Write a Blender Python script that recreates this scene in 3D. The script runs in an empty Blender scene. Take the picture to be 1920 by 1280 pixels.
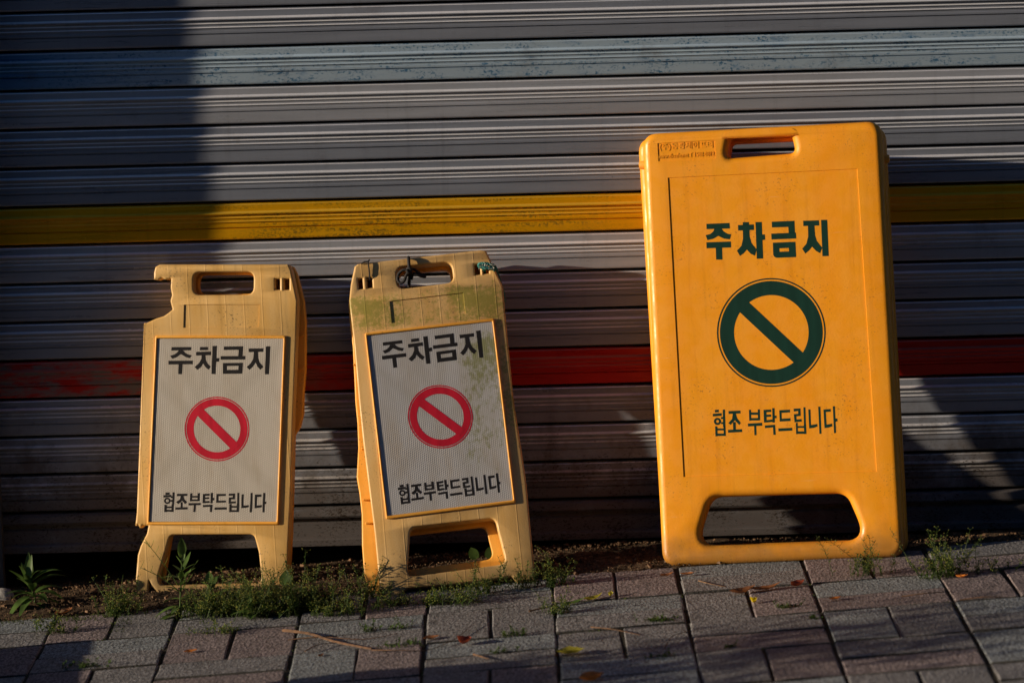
import bpy, bmesh, math, random
from mathutils import Vector, Matrix
from mathutils.noise import noise as pnoise

random.seed(11)
scene = bpy.context.scene
COL = scene.collection
R = math.radians

# ------------------------------------------------------------------ camera
PITCH, ROLL = R(8.6), R(1.46)
FPX, AXIS, ZC = 7000.0, 7.29, 0.412           # focal length in photo pixels, distance to the shutter
fwd = Vector((0, math.cos(PITCH), -math.sin(PITCH)))
r0 = Vector((1, 0, 0)); u0 = r0.cross(fwd)
c_up = math.cos(ROLL) * u0 + math.sin(ROLL) * r0
c_right = math.cos(ROLL) * r0 - math.sin(ROLL) * u0
CAM = Vector((0, -AXIS * math.cos(PITCH), ZC + AXIS * math.sin(PITCH)))
cd = bpy.data.cameras.new('camera'); cam = bpy.data.objects.new('camera', cd); COL.objects.link(cam)
m3 = Matrix((c_right, c_up, -fwd)).transposed()
cam.matrix_world = Matrix.Translation(CAM) @ m3.to_4x4()
cd.sensor_width = 36; cd.lens = FPX / 1920 * 36
cd.clip_start = 0.1; cd.clip_end = 2000
cd.dof.use_dof = True; cd.dof.focus_distance = 7.04; cd.dof.aperture_fstop = 3.2
scene.camera = cam

# ------------------------------------------------------------------ light
SUN_AZ, SUN_EL = R(78.3), R(11)                # azimuth measured from the shutter's normal, from the left
S = Vector((-math.sin(SUN_AZ) * math.cos(SUN_EL), -math.cos(SUN_AZ) * math.cos(SUN_EL), math.sin(SUN_EL)))
w = bpy.data.worlds.new('World'); scene.world = w; w.use_nodes = True
nt = w.node_tree; bg = nt.nodes['Background']
sky = nt.nodes.new('ShaderNodeTexSky'); sky.sky_type = 'NISHITA'; sky.sun_disc = False
sky.sun_elevation = SUN_EL; sky.sun_rotation = math.atan2(S.x, S.y)
sky.ozone_density = 6.0
nt.links.new(sky.outputs[0], bg.inputs[0]); bg.inputs[1].default_value = 0.06
sl = bpy.data.lights.new('sun', 'SUN'); sl.energy = 5.0; sl.angle = R(0.53); sl.color = (1.0, 0.81, 0.60)
sun = bpy.data.objects.new('sun', sl); COL.objects.link(sun)
sun.rotation_euler = (-S).to_track_quat('-Z', 'Y').to_euler()
sun.location = (-4, -3, 3)
scene.view_settings.view_transform = 'Standard'; scene.view_settings.look = 'None'
scene.view_settings.exposure = 0.32; scene.view_settings.gamma = 1.0
scene.view_settings.use_curve_mapping = False

# ------------------------------------------------------------------ survey: photo point -> point on a real plane
def ray(px, py):
    return fwd + c_right * ((px - 960) / FPX) - c_up * ((py - 640) / FPX)
def on_plane(px, py, p0, n):
    d = ray(px, py)
    return CAM + d * ((p0 - CAM).dot(n) / d.dot(n))
SLOPE = 0.055                                 # the pavement climbs to the right
GN = Vector((-SLOPE, 0, 1))
def gz(x): return SLOPE * x
def ground(px, py): return on_plane(px, py, Vector((0, 0, 0)), GN)

# ------------------------------------------------------------------ materials
def new_mat(name, rough=0.6, spec=0.4, metal=0.0):
    m = bpy.data.materials.new(name); m.use_nodes = True
    b = m.node_tree.nodes['Principled BSDF']
    b.inputs['Roughness'].default_value = rough; b.inputs['Metallic'].default_value = metal
    b.inputs['Specular IOR Level'].default_value = spec
    return m, m.node_tree, b
class G:
    """small node-graph helper"""
    def __init__(s, nt): s.nt = nt
    def n(s, t, **kw):
        x = s.nt.nodes.new(t)
        for k, v in kw.items(): setattr(x, k, v)
        return x
    def link(s, a, b): s.nt.links.new(a, b)
    def set(s, sock, v):
        if hasattr(v, 'is_linked') or isinstance(v, bpy.types.NodeSocket): s.link(v, sock)
        else: sock.default_value = v
    def obj(s): return s.n('ShaderNodeTexCoord').outputs['Object']
    def pos(s): return s.n('ShaderNodeNewGeometry').outputs['Position']
    def mapv(s, v, scale=(1, 1, 1), loc=(0, 0, 0)):
        x = s.n('ShaderNodeMapping'); s.link(v, x.inputs[0]); x.inputs['Scale'].default_value = scale
        x.inputs['Location'].default_value = loc; return x.outputs[0]
    def noise(s, v, scale, detail=4, rough=0.55, dist=0.0):
        x = s.n('ShaderNodeTexNoise'); s.link(v, x.inputs['Vector']); x.inputs['Scale'].default_value = scale
        x.inputs['Detail'].default_value = detail; x.inputs['Roughness'].default_value = rough
        x.inputs['Distortion'].default_value = dist; return x.outputs['Fac']
    def voro(s, v, scale, out='Distance'):
        x = s.n('ShaderNodeTexVoronoi'); s.link(v, x.inputs['Vector']); x.inputs['Scale'].default_value = scale
        return x.outputs[out]
    def math(s, op, a, b=0.0, c=None, clamp=False):
        x = s.n('ShaderNodeMath', operation=op, use_clamp=clamp); s.set(x.inputs[0], a); s.set(x.inputs[1], b)
        if c is not None: s.set(x.inputs[2], c)
        return x.outputs[0]
    def ramp(s, f, a, b, va=0.0, vb=1.0):
        x = s.n('ShaderNodeMapRange'); x.interpolation_type = 'SMOOTHSTEP'
        s.set(x.inputs['Value'], f); x.inputs['From Min'].default_value = a; x.inputs['From Max'].default_value = b
        x.inputs['To Min'].default_value = va; x.inputs['To Max'].default_value = vb; return x.outputs[0]
    def mix(s, f, a, b, mode='MIX'):
        x = s.n('ShaderNodeMix', data_type='RGBA', blend_type=mode); s.set(x.inputs[0], f)
        for k, v in ((6, a), (7, b)):
            if isinstance(v, tuple): x.inputs[k].default_value = (*v, 1)
            else: s.link(v, x.inputs[k])
        return x.outputs[2]
    def xyz(s, v):
        x = s.n('ShaderNodeSeparateXYZ'); s.link(v, x.inputs[0]); return x.outputs
    def bump(s, h, strength, dist, bsdf):
        x = s.n('ShaderNodeBump'); s.link(h, x.inputs['Height']); x.inputs['Strength'].default_value = strength
        x.inputs['Distance'].default_value = dist; s.link(x.outputs[0], bsdf.inputs['Normal'])
def plain(name, col, rough=0.6, var=0.25, scale=60, spec=0.4):
    m, nt, b = new_mat(name, rough, spec); g = G(nt)
    f = g.noise(g.obj(), scale, 5)
    dark = tuple(c * (1 - var) for c in col); lite = tuple(min(1, c * (1 + var)) for c in col)
    g.link(g.mix(g.ramp(f, 0.3, 0.7), dark, lite), b.inputs['Base Color'])
    return m

def slat_mat(name, col, wear=None, wear_amt=0.0, algae=0.0, stipple=None, wear_x=None):
    m, nt, b = new_mat(name, 0.36, 0.5, 0.35); g = G(nt); p = g.pos(); x, y, z = g.xyz(p)
    streak = g.noise(g.mapv(p, (1.5, 1, 30)), 3.0, 5)
    base = g.mix(g.ramp(streak, 0.3, 0.75), tuple(c * 0.93 for c in col), tuple(c * 1.05 for c in col))
    drip = g.noise(g.mapv(p, (45, 1, 2.2)), 1.0, 5, 0.65)
    base = g.mix(g.math('MULTIPLY', g.ramp(drip, 0.52, 0.75), 0.24), base, tuple(c * 0.5 for c in col))
    if wear:
        f = g.noise(g.mapv(p, (3.0, 1, 9)), 4.0, 8, 0.7)
        k = g.ramp(f, 0.62 - wear_amt, 0.72 - wear_amt * 0.6)
        if wear_x: k = g.math('MULTIPLY', k, g.ramp(x, wear_x[0], wear_x[1]))
        base = g.mix(k, base, wear)
    if stipple:
        f = g.noise(g.mapv(p, (1, 1, 1.6)), 150, 3, 0.7); big = g.noise(g.mapv(p, (3, 1, 14)), 5.0, 4)
        k = g.math('MULTIPLY', g.ramp(f, 0.50, 0.62), g.ramp(big, 0.42, 0.60)); base = g.mix(k, base, stipple)
    if algae:
        f = g.noise(g.mapv(p, (1, 1, 1.5)), 170, 3, 0.7); big = g.noise(g.mapv(p, (2.0, 1, 30)), 3.0, 4)
        k = g.math('MULTIPLY', g.ramp(f, 0.45, 0.60), g.ramp(big, 0.41, 0.60))
        k = g.math('MULTIPLY', k, g.math('MULTIPLY', g.ramp(x, -0.75, -0.4), g.ramp(x, 0.3, 0.05)))
        base = g.mix(g.math('MULTIPLY', k, algae), base, (0.07, 0.075, 0.02))
    # rain splash: specks and crusts of soil, thick near the ground, gone by knee height
    sp = g.noise(g.mapv(p, (0.6, 1, 1.5)), 230, 4, 0.8); cl = g.noise(p, 16, 4)
    reach = g.ramp(z, 0.45, 0.05, 0.0, 0.12)
    k = g.ramp(g.math('ADD', g.math('ADD', g.math('MULTIPLY', sp, 0.75), g.math('MULTIPLY', cl, 0.25)), reach), 0.66, 0.70)
    k2 = g.ramp(g.math('ADD', g.noise(p, 9, 6, 0.7), g.ramp(z, 0.34, 0.03, 0, 0.42)), 0.55, 0.88)
    base = g.mix(g.math('MULTIPLY', k2, 0.75), base, (0.085, 0.062, 0.042))
    base = g.mix(k, base, (0.035, 0.023, 0.014))
    # sparse pits
    pit = g.ramp(g.voro(p, 26), 0.035, 0.02)
    base = g.mix(g.math('MULTIPLY', pit, g.ramp(g.noise(p, 7, 2), 0.5, 0.6)), base, (0.03, 0.03, 0.03))
    g.link(base, b.inputs['Base Color'])
    g.link(g.math('ADD', g.ramp(streak, 0.3, 0.8, 0.26, 0.40), g.math('MULTIPLY', g.math('ADD', k, k2), 0.3)), b.inputs['Roughness'])
    g.bump(g.math('ADD', g.noise(g.mapv(p, (2, 1, 10)), 6, 3), g.math('MULTIPLY', k, 0.25)), 0.10, 0.004, b)
    return m
MAT = {}
MAT['slat_gray'] = slat_mat('grey_slat_paint', (0.30, 0.33, 0.39))
MAT['slat_pale'] = slat_mat('pale_grey_slat_paint', (0.40, 0.425, 0.475))
MAT['slat_dim'] = slat_mat('dull_grey_slat_paint', (0.265, 0.295, 0.355))
MAT['slat_blue'] = slat_mat('chalky_blue_slat_paint', (0.07, 0.22, 0.44), wear=(0.42, 0.54, 0.64), wear_amt=0.42, wear_x=(-1.0, -0.62), stipple=(0.05, 0.17, 0.32))
MAT['edge_gray'] = slat_mat('slat_edge_highlight', (0.88, 0.90, 0.94)); MAT['edge_blue'] = slat_mat('blue_slat_edge_highlight', (0.55, 0.70, 0.82))  # lighter rib colours, highlight lines put into the paint
MAT['edge_yellow'] = slat_mat('yellow_slat_edge_highlight', (0.88, 0.55, 0.05)); MAT['edge_red'] = slat_mat('red_slat_edge_highlight', (0.55, 0.16, 0.12))
MAT['slat_yellow'] = slat_mat('yellow_slat_paint', (0.86, 0.43, 0.004), algae=0.7)
MAT['slat_red'] = slat_mat('red_slat_paint', (0.58, 0.020, 0.012), wear=(0.23, 0.20, 0.19), wear_amt=0.22, wear_x=(-0.25, -0.55))

def plastic(name, col, faded=None, grime=0.3, moss=0.0, rough=0.48, seams=0.0):
    m, nt, b = new_mat(name, rough, 0.45); g = G(nt); p = g.obj(); x, y, z = g.xyz(p)
    base = g.mix(g.ramp(g.noise(g.mapv(p, (5, 1.2, 5)), 4, 6, 0.6), 0.3, 0.7), col, faded or col)
    # vertical rain streaks and dust
    st = g.noise(g.mapv(p, (55, 2.5, 55)), 1.0, 6, 0.65)
    base = g.mix(g.math('MULTIPLY', g.ramp(st, 0.50, 0.72), grime), base, tuple(c * 0.45 for c in col))
    sp = g.noise(p, 260, 2, 0.6); patch = g.noise(p, 11, 5)
    k = g.math('MULTIPLY', g.ramp(sp, 0.60, 0.68), g.ramp(patch, 0.45, 0.65))
    base = g.mix(g.math('MULTIPLY', k, min(1, grime * 2.2)), base, (0.06, 0.045, 0.025))
    mp = g.n('ShaderNodeMapping'); g.link(p, mp.inputs[0]); mp.inputs['Rotation'].default_value = (0, 0, 0.6); mp.inputs['Scale'].default_value = (9, 420, 9)
    scr = g.math('MULTIPLY', g.ramp(g.noise(mp.outputs[0], 1.0, 2), 0.70, 0.74), g.ramp(g.noise(p, 7, 3), 0.52, 0.6))
    base = g.mix(g.math('MULTIPLY', scr, 0.45), base, tuple(min(1, c * 0.6 + 0.3) for c in col))
    blot = g.ramp(g.noise(p, 5, 6, 0.7), 0.55, 0.75); base = g.mix(g.math('MULTIPLY', blot, 0.35), base, tuple(c * 0.62 for c in col))
    soil = g.ramp(g.math('SUBTRACT', y, g.math('MULTIPLY', g.noise(p, 18, 5), 0.10)), 0.03, -0.045)
    base = g.mix(g.math('MULTIPLY', soil, 0.6), base, (0.10, 0.075, 0.035))
    if moss:
        f = g.noise(p, 75, 6, 0.75); bl = g.noise(p, 10, 4, 0.6)
        zone = g.math('MULTIPLY', g.ramp(y, 0.485, 0.53), g.ramp(y, 0.625, 0.575))
        side = g.math('MULTIPLY', g.ramp(x, 0.09, 0.125), g.ramp(y, 0.20, 0.36)); zone = g.math('MAXIMUM', zone, g.math('MULTIPLY', side, 0.9))
        zone = g.math('MULTIPLY', zone, g.ramp(y, 0.63, 0.59))
        f = g.noise(p, 120, 6, 0.85)
        k = g.ramp(g.math('ADD', g.math('ADD', f, g.math('MULTIPLY', bl, 0.8)), g.math('MULTIPLY', g.math('SUBTRACT', zone, 1.0), 0.5)), 0.80, 0.98)
        base = g.mix(g.math('MULTIPLY', k, moss), base, (0.25, 0.235, 0.030))
        f2 = g.ramp(g.noise(p, 190, 4, 0.8), 0.60, 0.70)
        base = g.mix(g.math('MULTIPLY', g.math('MULTIPLY', f2, zone), 0.7), base, (0.045, 0.05, 0.015))
    g.link(base, b.inputs['Base Color'])
    g.link(g.ramp(g.noise(p, 30, 5), 0.3, 0.7, rough - 0.08, rough + 0.14), b.inputs['Roughness'])
    hgt = g.math('ADD', g.noise(p, 350, 2), g.math('MULTIPLY', g.noise(p, 14, 3), 2.0))
    if seams:                                 # faint moulding seams running down the shell
        fx = g.math('ABSOLUTE', g.math('SUBTRACT', g.math('FRACT', g.math('ADD', g.math('MULTIPLY', x, 1 / 0.036), g.math('MULTIPLY', g.noise(p, 4, 2), 0.10))), 0.5))
        hgt = g.math('ADD', hgt, g.math('MULTIPLY', g.ramp(fx, 0.05, 0.0), seams))
    g.bump(hgt, 0.12, 0.002, b)
    return m
MAT['pl_tan'] = plastic('sun_faded_yellow_plastic', (0.62, 0.36, 0.095), (0.66, 0.43, 0.16), 0.38, seams=2.2)
MAT['pl_moss'] = plastic('mossy_yellow_plastic', (0.63, 0.37, 0.11), (0.67, 0.44, 0.18), 0.38, moss=0.8, seams=2.0)
MAT['pl_back'] = plastic('unfaded_orange_plastic', (0.82, 0.36, 0.035), (0.80, 0.40, 0.06), 0.3)
MAT['pl_big'] = plastic('orange_yellow_plastic', (0.82, 0.305, 0.008), (0.82, 0.335, 0.014), 0.22, rough=0.42)

def sheet_mat(name, moss, lo, hi):
    m, nt, b = new_mat(name, 0.42, 0.5); g = G(nt); p = g.obj(); x, y, z = g.xyz(p)
    k = 2 * math.pi / 0.0037
    a = g.math('COSINE', g.math('MULTIPLY', x, k))
    bb = g.math('COSINE', g.math('MULTIPLY', g.math('ADD', g.math('MULTIPLY', x, 0.5), g.math('MULTIPLY', y, 0.866)), k))
    c = g.math('COSINE', g.math('MULTIPLY', g.math('SUBTRACT', g.math('MULTIPLY', x, 0.5), g.math('MULTIPLY', y, 0.866)), k))
    hexa = g.math('ADD', a, g.math('ADD', bb, c))
    clean = g.ramp(g.noise(p, 9, 4), 0.35, 0.65)
    base = g.mix(g.math('MULTIPLY', g.ramp(hexa, -0.2, 1.6), g.math('ADD', 0.3, g.math('MULTIPLY', clean, 0.5))), lo, hi)
    base = g.mix(g.math('MULTIPLY', g.ramp(g.noise(g.mapv(p, (6, 1.5, 6)), 4, 6, 0.65), 0.42, 0.75), 0.6), base, (0.36, 0.30, 0.22))
    cr = None
    for (a_, o_) in ((0.75, 0.10), (-0.8, 0.27), (1.4, 0.02), (-1.25, 0.12)):
        dd = g.math('ABSOLUTE', g.math('ADD', g.math('SUBTRACT', g.math('MULTIPLY', x, math.sin(a_)), g.math('MULTIPLY', g.math('SUBTRACT', y, 0.30), math.cos(a_))), g.math('MULTIPLY', g.noise(p, 7, 3), 0.03)))
        q = g.ramp(dd, 0.02, 0.012 * 0); cr = q if cr is None else g.math('MAXIMUM', cr, q)
    base = g.mix(g.math('MULTIPLY', cr, 0.22), base, (0.30, 0.27, 0.22))
    sp = g.ramp(g.noise(p, 240, 3, 0.7), 0.66, 0.72); base = g.mix(g.math('MULTIPLY', sp, 0.5), base, (0.10, 0.085, 0.06))
    if moss:
        zone = g.math('MULTIPLY', g.ramp(x, -0.05, 0.08), g.math('MULTIPLY', g.ramp(y, 0.10, 0.30), g.ramp(y, 0.53, 0.47)))
        f = g.ramp(g.math('ADD', g.noise(g.mapv(p, (1, 0.6, 1)), 60, 5, 0.75), g.math('MULTIPLY', g.noise(g.mapv(p, (1, 0.5, 1)), 9, 4), 0.9)), 0.0, 1.0)
        f = g.ramp(g.math('ADD', g.math('ADD', g.noise(g.mapv(p, (1, 0.6, 1)), 120, 6, 0.85), g.math('MULTIPLY', g.noise(g.mapv(p, (1, 0.4, 1)), 12, 4), 0.8)), g.math('MULTIPLY', g.math('SUBTRACT', zone, 1.0), 0.5)), 0.77, 0.97)
        base = g.mix(g.math('MULTIPLY', f, 0.8), base, (0.19, 0.20, 0.045))
    else:
        zone = g.ramp(y, 0.13, 0.10)
    g.link(base, b.inputs['Base Color'])
    g.bump(g.math('ADD', hexa, g.math('MULTIPLY', g.noise(g.mapv(p, (1, 1, 1)), 12, 4), 14)), 0.18, 0.0006, b)
    return m
MAT['sheet'] = sheet_mat('honeycomb_reflective_sheet', False, (0.44, 0.41, 0.36), (0.62, 0.575, 0.50))
MAT['sheet_moss'] = sheet_mat('mossy_reflective_sheet', True, (0.40, 0.40, 0.40), (0.60, 0.595, 0.585))
def ink(name, col, fleck=0.35):
    m, nt, b = new_mat(name, 0.6, 0.15); g = G(nt); p = g.obj()
    k = g.ramp(g.noise(p, 150, 4, 0.7), 0.62, 0.74)
    v = g.ramp(g.noise(g.mapv(p, (60, 8, 60)), 1.0, 4), 0.3, 0.7)
    base = g.mix(v, col, tuple(min(1, c * 1.3 + 0.001) for c in col))
    g.link(g.mix(g.math('MULTIPLY', k, fleck), base, tuple(0.6 * c + 0.04 for c in col)), b.inputs['Base Color'])
    return m
MAT['ink_black'] = ink('black_print', (0.014, 0.013, 0.014))
MAT['ink_red'] = ink('red_print', (0.42, 0.010, 0.028))
MAT['ink_green'] = ink('dark_green_print', (0.003, 0.028, 0.020), 0.15)

def paver_mat(name, col):
    m, nt, b = new_mat(name, 0.8, 0.3); g = G(nt); p = g.pos()
    oi = g.n('ShaderNodeObjectInfo').outputs['Random']
    f = g.noise(g.mapv(p, (1, 0.5, 1)), 210, 2, 0.9); f2 = g.voro(g.mapv(p, (1, 0.45, 1)), 170); pat = g.noise(p, 12, 5)
    base = g.mix(g.ramp(f, 0.40, 0.62), tuple(c * 0.38 for c in col), tuple(min(1, c * 1.45) for c in col))
    base = g.mix(g.math('MULTIPLY', g.ramp(f2, 0.30, 0.14), 0.7), base, tuple(min(1, c * 2.1) for c in col))
    base = g.mix(g.math('MULTIPLY', g.ramp(pat, 0.45, 0.75), 0.55), base, tuple(c * 0.5 for c in col))
    base = g.mix(g.math('MULTIPLY', oi, 0.35), base, tuple(c * 0.62 for c in col))
    edge = g.ramp(g.noise(p, 30, 5, 0.7), 0.60, 0.72)
    base = g.mix(g.math('MULTIPLY', edge, 0.4), base, (0.05, 0.045, 0.02))
    g.link(base, b.inputs['Base Color'])
    g.bump(g.math('ADD', f, g.math('MULTIPLY', f2, -0.5)), 0.6, 0.0025, b)
    return m
MAT['pv_grey'] = paver_mat('blue_grey_paver', (0.185, 0.205, 0.215))
MAT['pv_mid'] = paver_mat('warm_grey_paver', (0.172, 0.170, 0.173))
MAT['pv_pink'] = paver_mat('pinkish_paver', (0.188, 0.155, 0.155))
def soil_mat(name, a, b_, sc=120, h=0.006):
    m, nt, b = new_mat(name, 0.95, 0.15); g = G(nt); p = g.pos()
    f = g.noise(p, sc, 6, 0.75); f2 = g.noise(p, 14, 4)
    base = g.mix(g.ramp(f, 0.35, 0.7), a, b_)
    base = g.mix(g.ramp(f2, 0.45, 0.7), base, tuple(c * 0.5 for c in a))
    g.link(base, b.inputs['Base Color']); g.bump(g.math('ADD', f, g.math('MULTIPLY', g.voro(p, sc * 0.7), 0.6)), 1.0, h, b); return m
MAT['soil'] = soil_mat('brown_soil', (0.045, 0.030, 0.018), (0.15, 0.10, 0.06))
MAT['sand'] = soil_mat('joint_sand', (0.022, 0.021, 0.016), (0.06, 0.055, 0.042), 160, 0.003)
MAT['grime'] = soil_mat('dirt_caked_brick_edge', (0.030, 0.029, 0.026), (0.075, 0.07, 0.062), 200, 0.002)
MAT['asphalt'] = soil_mat('asphalt', (0.035, 0.035, 0.037), (0.065, 0.064, 0.062), 90, 0.004)
MAT['plaster'] = soil_mat('grey_plaster', (0.26, 0.25, 0.235), (0.36, 0.35, 0.33), 60, 0.003)
MAT['concrete'] = soil_mat('threshold_concrete', (0.10, 0.095, 0.085), (0.19, 0.18, 0.16), 140, 0.003)
MAT['dark_metal'] = plain('dark_grey_metal', (0.06, 0.06, 0.065), 0.45)
MAT['interior'] = plain('dark_interior', (0.04, 0.037, 0.033), 0.9)

def leaf_mat(name, col, trans=0.35, var=0.4):
    m, nt, b = new_mat(name, 0.5, 0.35); g = G(nt)
    f = g.noise(g.pos(), 35, 4)
    c = g.mix(g.ramp(f, 0.3, 0.7), tuple(x * (1 - var) for x in col), tuple(x * (1 + var) for x in col))
    g.link(c, b.inputs['Base Color'])
    t = g.n('ShaderNodeBsdfTranslucent'); g.link(c, t.inputs[0])
    mx = g.n('ShaderNodeMixShader'); mx.inputs[0].default_value = trans
    g.link(b.outputs[0], mx.inputs[1]); g.link(t.outputs[0], mx.inputs[2])
    g.link(mx.outputs[0], nt.nodes['Material Output'].inputs[0]); return m
MAT['leaf'] = leaf_mat('weed_leaf_green', (0.075, 0.135, 0.028))
MAT['sprig'] = leaf_mat('sprig_green', (0.060, 0.105, 0.020))
MAT['pod'] = leaf_mat('seed_pod_yellow_green', (0.26, 0.28, 0.05))
MAT['moss'] = leaf_mat('joint_moss_green', (0.055, 0.075, 0.014), 0.2)
MAT['dry'] = leaf_mat('dry_brown_leaf', (0.24, 0.095, 0.035), 0.25)
MAT['dry_red'] = leaf_mat('dry_red_leaf', (0.26, 0.05, 0.02), 0.25)
MAT['orange_leaf'] = leaf_mat('orange_leaf', (0.55, 0.18, 0.03), 0.3)
MAT['yellow_leaf'] = leaf_mat('yellow_green_leaf', (0.34, 0.30, 0.03), 0.3)
MAT['yellow_petal'] = leaf_mat('yellow_petal', (0.75, 0.58, 0.01), 0.4, 0.1)
MAT['twig'] = plain('brown_twig_bark', (0.115, 0.062, 0.032), 0.8, 0.45, 90)
MAT['straw'] = plain('straw_brown', (0.15, 0.085, 0.042), 0.8, 0.4, 90)
MAT['cord'] = plain('black_cord', (0.010, 0.009, 0.009), 0.75, 0.4, 300)
MAT['rope'] = plain('teal_rope', (0.035, 0.21, 0.19), 0.8, 0.5, 260)
MAT['rope_pale'] = plain('frayed_rope_fibre', (0.45, 0.48, 0.42), 0.8, 0.3, 260)
MAT['bank'] = soil_mat('added_bank_cover', (0.03, 0.04, 0.018), (0.07, 0.075, 0.035), 8, 0.05)
MAT['stone'] = soil_mat('pale_stone', (0.22, 0.21, 0.2), (0.4, 0.39, 0.37), 60, 0.004)
MAT['shade_shrub'] = leaf_mat('shade_shrub_leaf', (0.06, 0.10, 0.025), 0.3)

# ------------------------------------------------------------------ object helpers
def link(name, me, mat=None, parent=None):
    o = bpy.data.objects.new(name, me); COL.objects.link(o)
    if mat is not None and me is not None: me.materials.clear(); me.materials.append(MAT[mat] if isinstance(mat, str) else mat)
    if parent: o.parent = parent
    return o
def mesh_obj(name, v, f, mat, parent=None, smooth=False, angle=None):
    me = bpy.data.meshes.new(name); me.from_pydata([tuple(a) for a in v], [], f); me.update()
    if smooth:
        me.polygons.foreach_set('use_smooth', [True] * len(me.polygons))
        if angle: me.set_sharp_from_angle(angle=R(angle))
    return link(name, me, mat, parent)
def tag(o, label=None, cat=None, group=None, kind=None):
    if label: o['label'] = label
    if cat: o['category'] = cat
    if group: o['group'] = group
    if kind: o['kind'] = kind
    return o
def empty(name, mw):
    o = bpy.data.objects.new(name, None); COL.objects.link(o); o.matrix_world = mw; o.empty_display_size = 0.1; return o
def box_data(x0, x1, y0, y1, z0, z1):
    v = [(x, y, z) for z in (z0, z1) for y in (y0, y1) for x in (x0, x1)]
    return v, [(0, 2, 3, 1), (4, 5, 7, 6), (0, 1, 5, 4), (2, 6, 7, 3), (0, 4, 6, 2), (1, 3, 7, 5)]
def box(name, b, mat, parent=None):
    v, f = box_data(*b); return mesh_obj(name, v, f, mat, parent)
def bevelled_box(name, b, r, mat, parent=None, segs=2):
    v, f = box_data(*b); bm = bmesh.new(); vs = [bm.verts.new(a) for a in v]
    for q in f: bm.faces.new([vs[i] for i in q])
    bmesh.ops.bevel(bm, geom=bm.edges[:], offset=r, segments=segs, affect='EDGES', profile=0.5)
    me = bpy.data.meshes.new(name); bm.to_mesh(me); bm.free(); return link(name, me, mat, parent)
def round_loop(pts, rad, segs=5):
    """pts: list of 2-D points; rad: one radius or one per point"""
    out = []; n = len(pts)
    for i in range(n):
        r = rad[i] if isinstance(rad, (list, tuple)) else rad
        p = Vector(pts[i]); a = Vector(pts[i - 1]) - p; b = Vector(pts[(i + 1) % n]) - p
        la, lb = a.length, b.length
        if r <= 0 or la < 1e-6 or lb < 1e-6: out.append(p); continue
        a /= la; b /= lb; ang = a.angle(b)
        if ang > math.pi - 0.15: out.append(p); continue
        d = min(r / math.tan(ang / 2), la * 0.48, lb * 0.48)
        s, e = p + a * d, p + b * d
        for k in range(segs + 1):
            t = k / segs; out.append(s * (1 - t) ** 2 + p * 2 * t * (1 - t) + e * t * t)
    return out
def plate_mesh(loops, z0, z1, bevel, res=3):
    """solid plate with holes and rounded rims, local XY outline, from z0 to z1"""
    cu = bpy.data.curves.new('t', 'CURVE'); cu.dimensions = '2D'; cu.fill_mode = 'BOTH'
    for lp in loops:
        s = cu.splines.new('POLY'); s.points.add(len(lp) - 1); s.use_cyclic_u = True
        for q, p in zip(s.points, lp): q.co = (p[0], p[1], 0, 1)
    cu.bevel_depth = bevel; cu.bevel_resolution = res; cu.offset = -bevel
    cu.extrude = (z1 - z0) / 2 - bevel
    o = bpy.data.objects.new('t', cu); COL.objects.link(o)
    dg = bpy.context.evaluated_depsgraph_get()
    me = bpy.data.meshes.new_from_object(o.evaluated_get(dg))
    bpy.data.objects.remove(o); bpy.data.curves.remove(cu)
    bm = bmesh.new(); bm.from_mesh(me); bmesh.ops.remove_doubles(bm, verts=bm.verts, dist=1e-6)
    bmesh.ops.translate(bm, verts=bm.verts, vec=(0, 0, (z0 + z1) / 2))
    bmesh.ops.recalc_face_normals(bm, faces=bm.faces); bm.to_mesh(me); bm.free(); return me
def prism_data(lp, z0, z1, taper=0.0):
    """closed prism; bottom shrunk by taper towards the middle"""
    n = len(lp); c = sum((Vector(p) for p in lp), Vector((0, 0))) / n; v = []
    for p in lp:
        d = Vector(p) - c; q = Vector(p) - Vector((math.copysign(taper, d.x), math.copysign(taper, d.y))); v.append((q.x, q.y, z0))
    v += [(p[0], p[1], z1) for p in lp]
    f = [tuple(range(n))[::-1], tuple(range(n, 2 * n))] + [(i, (i + 1) % n, n + (i + 1) % n, n + i) for i in range(n)]
    return v, f
def cut(me, cutters):
    """subtract prisms (loop, z0, z1, taper) from a mesh"""
    o = link('t', me); tmp = []
    for lp, z0, z1, tp in cutters:
        v, f = prism_data(lp, z0, z1, tp); c = mesh_obj('c', v, f, None)
        bm = bmesh.new(); bm.from_mesh(c.data); bmesh.ops.recalc_face_normals(bm, faces=bm.faces); bm.to_mesh(c.data); bm.free()
        md = o.modifiers.new('b', 'BOOLEAN'); md.operation = 'DIFFERENCE'; md.solver = 'EXACT'; md.object = c; tmp.append(c)
    dg = bpy.context.evaluated_depsgraph_get()
    out = bpy.data.meshes.new_from_object(o.evaluated_get(dg))
    bpy.data.objects.remove(o)
    for c in tmp: bpy.data.objects.remove(c)
    return out
def soften(me, angle=35):
    me.polygons.foreach_set('use_smooth', [True] * len(me.polygons)); me.set_sharp_from_angle(angle=R(angle)); return me
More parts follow.
